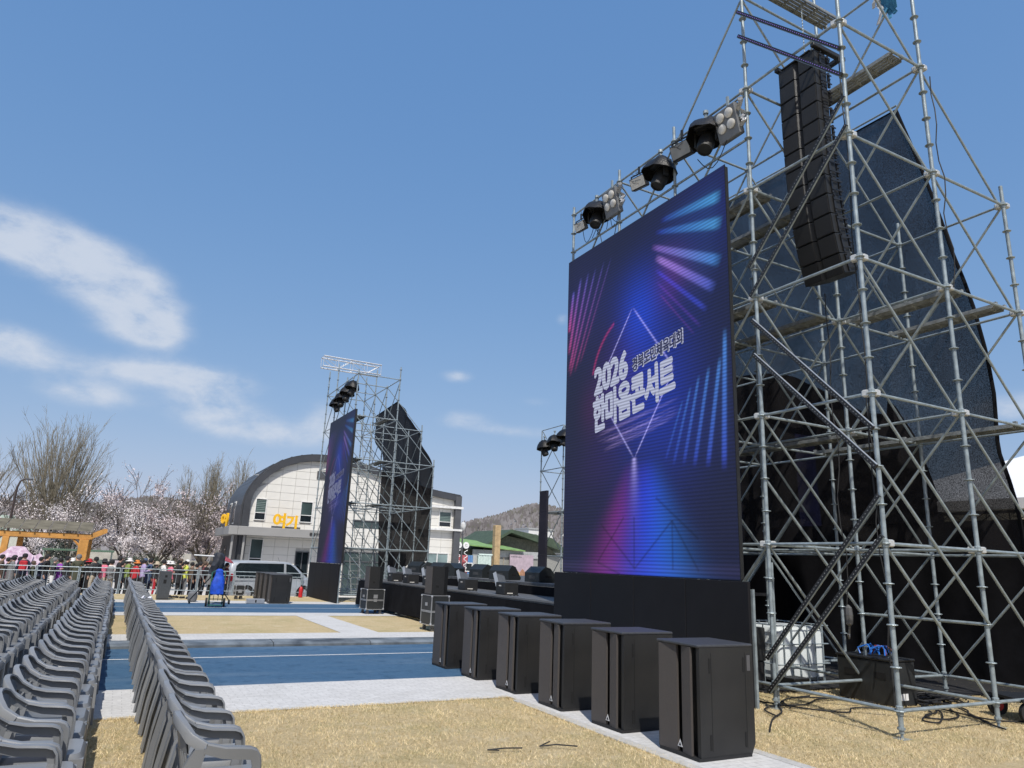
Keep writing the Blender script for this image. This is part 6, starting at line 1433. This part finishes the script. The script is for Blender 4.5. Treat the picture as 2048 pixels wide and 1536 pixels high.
for k in range(6): MB().box(2.6+k*1.15,-.12,2.96,2.6+k*1.15+1.14,-.002,3.55).build('fascia_panel', mat('hall_fascia', (.36,.37,.36), .6), gp)
MB().add([(-.3,-.6,3.95),(7.8,-.6,3.55),(7.8,7,4.35),(-.3,7,4.95),(-.3,-.6,4.05),(7.8,-.6,3.65),(7.8,7,4.45),(-.3,7,5.05)], [(0,1,2,3),(4,7,6,5),(0,4,5,1),(1,5,6,2),(2,6,7,3),(3,7,4,0)]).build('roof', mat('green_roof_sheet', (.19,.32,.11), .7, 0, .25, 2), gp); MB().box(0,.2,2.96,7,5.8,3.58).build('clerestory', mat('olive_shingle', (.10,.105,.075), .8, 0, .3, 6), gp)
for k in range(6): MB().box(1.0+k*1.2,-.1,0,1.06+k*1.2,-.004,2.95).build('pilaster', mat('hall_pilaster', (.34,.30,.24), .7), gp)
mu = thing('mural_wall', 'pinkish wall poster with printed little houses behind the stage', 'poster', (31.9, 59.6, gz(59.6)))
MB().box(0,0,1.15,2.5,.06,3.25).build('board', mat('mural_mauve', (.40,.32,.36), .7, 0, .15, 3), mu)
for k, (x, z, w_, h_, c_) in enumerate(((.1,1.3,.45,.75,(.40,.08,.07)),(.55,1.25,.6,.55,(.45,.27,.10)),(1.1,1.3,.55,.7,(.33,.17,.10)),(1.6,1.2,.5,.5,(.40,.10,.09)),(2.05,1.35,.35,.8,(.10,.09,.22)))):
    MB().prism([(x,z),(x+w_,z),(x+w_,z+h_*.55),(x+w_/2,z+h_),(x,z+h_*.55)], 'y', -.012+.001*k, -.002).build('printed_house', mat('print_%d' % k, c_, .7, 0, .3, 8), mu)
MB().box(.15,-.010,1.17,2.3,-.002,1.24).build('printed_band', mat('print_red_band', (.40,.06,.10), .7, 0, .5, 9), mu)
for k in range(7): MB().box(.15+k*.16,-.008,3.0,.25+k*.16,-.002,3.08).build('printed_letter', DGREY, mu)
tp = thing('timber_pillar', 'square tan timber pillar rising above the green hall roof', 'pillar', (28.7, 56.5, gz(56.5)))
for k in range(6): MB().bbox(0,0,k*.94,.55,.5,k*.94+.93,.02).build('block', mat('tan_timber', (.42,.30,.16), .7, 0, .2, 3), tp)
g2 = thing('gabled_hall', 'second hall with dark green gable roof behind the back stage tower', 'building', (31, 64, gz(64)))
MB().box(.6,0,0,9,7,3.4).build('wall', mat('hall_wall_grey', (.25,.25,.23), .8), g2); MB().prism([(-.9,3.5),(2.9,5.7),(7.6,5.1),(9.5,3.9),(9.5,3.7),(2.9,5.4),(-.7,3.3)], 'y', -.8, 7.5).build('roof', mat('dark_green_roof', (.05,.075,.045), .7, 0, .3, 3), g2)
MB().prism([(0,3.41),(2.9,5.1),(7.4,4.5),(8.8,3.41)], 'y', .1, .3).build('gable', mat('olive_shingle', (.10,.105,.075), .8), g2); MB().box(2,-.02,1.2,3.4,-.002,2.4).box(5,-.02,1.2,6.4,-.002,2.4).build('window', GLASSD, g2)
for k, (x, y, w_, h_, d_, rc, lb) in enumerate(((64,132,16,7.4,8,(.62,.63,.62),'white flat roofed building far off below the wooded hill'),(76,134,6,9.8,6,(.66,.66,.64),'taller white block joined to the far flat roofed building'),(52,128,9,5.6,6,(.45,.40,.36),'small far house left of the white flat roofed building'),(84,130,10,4.9,7,(.58,.57,.55),'small far white house right of the tall white block'))):
    hb = thing('far_house', lb, 'house', (x, y, gz(99))); MB().box(0,0,0,w_,d_,h_).build('wall', mat('far_wall_%d' % k, rc, .8, 0, .06, .4), hb); MB().box(-.2,-.2,h_+.002,w_+.2,d_+.2,h_+.3).build('roof', mat('far_roof_grey', (.35,.36,.36), .8), hb)
    for q in range(max(2, int(w_/2.2))):
        for zz in ([h_-2.2] if h_ < 6 else [h_-2.2, h_-4.6]): f = MB().box(.7+q*2.1,-.08,zz,1.9+q*2.1,-.003,zz+1.2).build('window', DGREY, hb); MB().box(.78+q*2.1,-.1,zz+.08,1.82+q*2.1,-.081,zz+1.12).build('pane', GLASSD, f)
as_ = thing('arrow_sign', 'white teal and red arrow shaped sign beside the back stage tower', 'sign', (20.4, 32.4, 0))
SC_ = mat('sign_white', (.7,.7,.68), .5); MB().prism([(0,3.35),(.55,3.0),(.75,3.25),(1.1,3.2),(1.1,3.75),(.7,3.8),(.75,4.1),(.5,4.1)], 'y', -.04, -.002).build('board', SC_, as_); MB().prism([(.08,3.36),(.55,3.06),(.75,3.30),(1.1,3.26),(1.1,3.42),(.1,3.42)], 'y', -.046, -.041).build('stripe', mat('sign_red', (.45,.04,.06), .5), as_); MB().prism([(.12,3.44),(1.1,3.44),(1.1,3.64),(.35,3.64)], 'y', -.046, -.041).build('stripe', mat('sign_teal', (.03,.22,.28), .5), as_); MB().tube((.7,.04,0),(.7,.04,3.9),.045,n=8).build('post', GALV, as_)
# white marquee at the right
mq = thing('marquee_tent', 'big white marquee roof at the right behind the black mesh', 'tent', (22.0, 8.1, 0))
WT = mat('white_tent_fabric', (.74,.75,.76), .6, 0, .03, .6)
MB().add([(0,0,4.15),(13,0,4.15),(13,9,4.15),(0,9,4.15),(4.6,4.5,6.1),(8.8,4.5,6.1),(0,0,3.85),(13,0,3.85),(13,9,3.85),(0,9,3.85)], [(0,1,5,4),(1,2,5),(2,3,4,5),(3,0,4),(0,6,7,1),(1,7,8,2),(2,8,9,3),(3,9,6,0)]).build('canopy', WT, mq)
for x in (.1, 4.3, 8.6, 12.9):
    for y in (.1, 8.9): MB().tube((x,y,0),(x,y,3.9),.06,n=8).build('leg', GALV, mq)
t3 = truss_mesh(12.8, .4); o = t3.build('truss', BLACKP, mq); o.location = (.1, .1, 3.35); o = truss_mesh(8.8, .4).build('truss', BLACKP, mq); o.location = (.5,.1,3.35); o.rotation_euler = (0,0,R(90))
ob = thing('orange_awning', 'orange and white awning edge glimpsed at the right frame edge', 'awning', (26.0, 12.0, 0))
MB().prism([(0,2.5),(.0,2.75),(1.2,3.1),(1.2,2.85)], 'y', 0, 3).build('canopy', mat('awning_orange', (.62,.20,.03), .6), ob)
for y in (.05, 2.95): MB().tube((.1,y,0),(.1,y,2.5),.03,n=6).build('post', GALV, ob)

# ---------------------------------------------------------------- wooded hills
HILL = ground_mat('leafless_wood', (.15,.142,.145), (.26,.245,.245), .10, 1, 1, .35, (.13,.12,.075,.02,.5,.7,.5))  # distance haze is put into this paler, greyer hill colour
def ridge(a):
    d = math.degrees(a); h = 14.6+1.5*math.sin(d*.21+1)+1.2*math.sin(d*.47)+.8*math.sin(d*1.1)
    h += 8.2*math.exp(-((d-31)/8)**2)-2.5*math.exp(-((d-22)/4)**2)+2.5*math.exp(-((d-1)/7)**2)
    return h
def hill_z(a, f): return -2+(ridge(a)+2)*(1-(1-f)**2) if f <= 1 else ridge(a)*(1-.4*(f-1))
n, m_ = 260, 16; vs = []; rg = np.random.default_rng(5)
for i in range(n+1):
    a = R(-58+140*i/n)
    for j in range(m_+1):
        f = j/m_*1.4; rr_ = 215+120*f; vs.append((rr_*math.sin(a), rr_*math.cos(a), hill_z(a, f)+float(rg.normal(0,.25))))
me = MB().add(vs, [(i*(m_+1)+j, (i+1)*(m_+1)+j, (i+1)*(m_+1)+j+1, i*(m_+1)+j+1) for i in range(n) for j in range(m_)]).build('hills', HILL, smooth=True); me['kind'] = 'structure'
k = 26000; a = np.radians(rg.uniform(-50, 76, k)); f = rg.random(k)**.7*1.02; rr_ = 215+120*f
Z = np.array([hill_z(x, y) for x, y in zip(a, f)]); h = rg.uniform(1.6, 3.6, k); wd = rg.uniform(.35, 1.2, k)
P = np.stack([rr_*np.sin(a), rr_*np.cos(a), Z], 1); T = np.stack([np.cos(a), -np.sin(a), 0*a], 1)
lean = rg.normal(0,.5,k)
V = np.stack([P-T*(wd*.15)[:,None], P+T*(wd*.15)[:,None], P+T*(wd*.6+lean)[:,None]+np.array([0,0,1])*(h*.85)[:,None], P+T*lean[:,None]+np.array([0,0,1])*h[:,None], P-T*(wd*.6-lean)[:,None]+np.array([0,0,1])*(h*.7)[:,None]], 1).reshape(-1,3)
me = bpy.data.meshes.new('hill_woodland'); me.vertices.add(5*k); me.vertices.foreach_set('co', V.ravel()); me.loops.add(5*k); me.loops.foreach_set('vertex_index', np.arange(5*k)); me.polygons.add(k); me.polygons.foreach_set('loop_start', np.arange(k)*5); me.polygons.foreach_set('loop_total', np.full(k,5)); me.update()
for nm, cl in (('wood_grey', (.245,.23,.23)), ('wood_brown', (.175,.16,.158)), ('wood_olive', (.17,.165,.14))): me.materials.append(mat(nm, cl, 1, 0, .2, .05))  # tree tones greyed and lightened to carry the distance haze
me.polygons.foreach_set('material_index', rg.choice([0,0,1,1,2], k).astype(np.int32))
tag(obj('hill_woodland', me), 'leafless grey brown wood covering the far hills', 'woodland', kind='stuff')
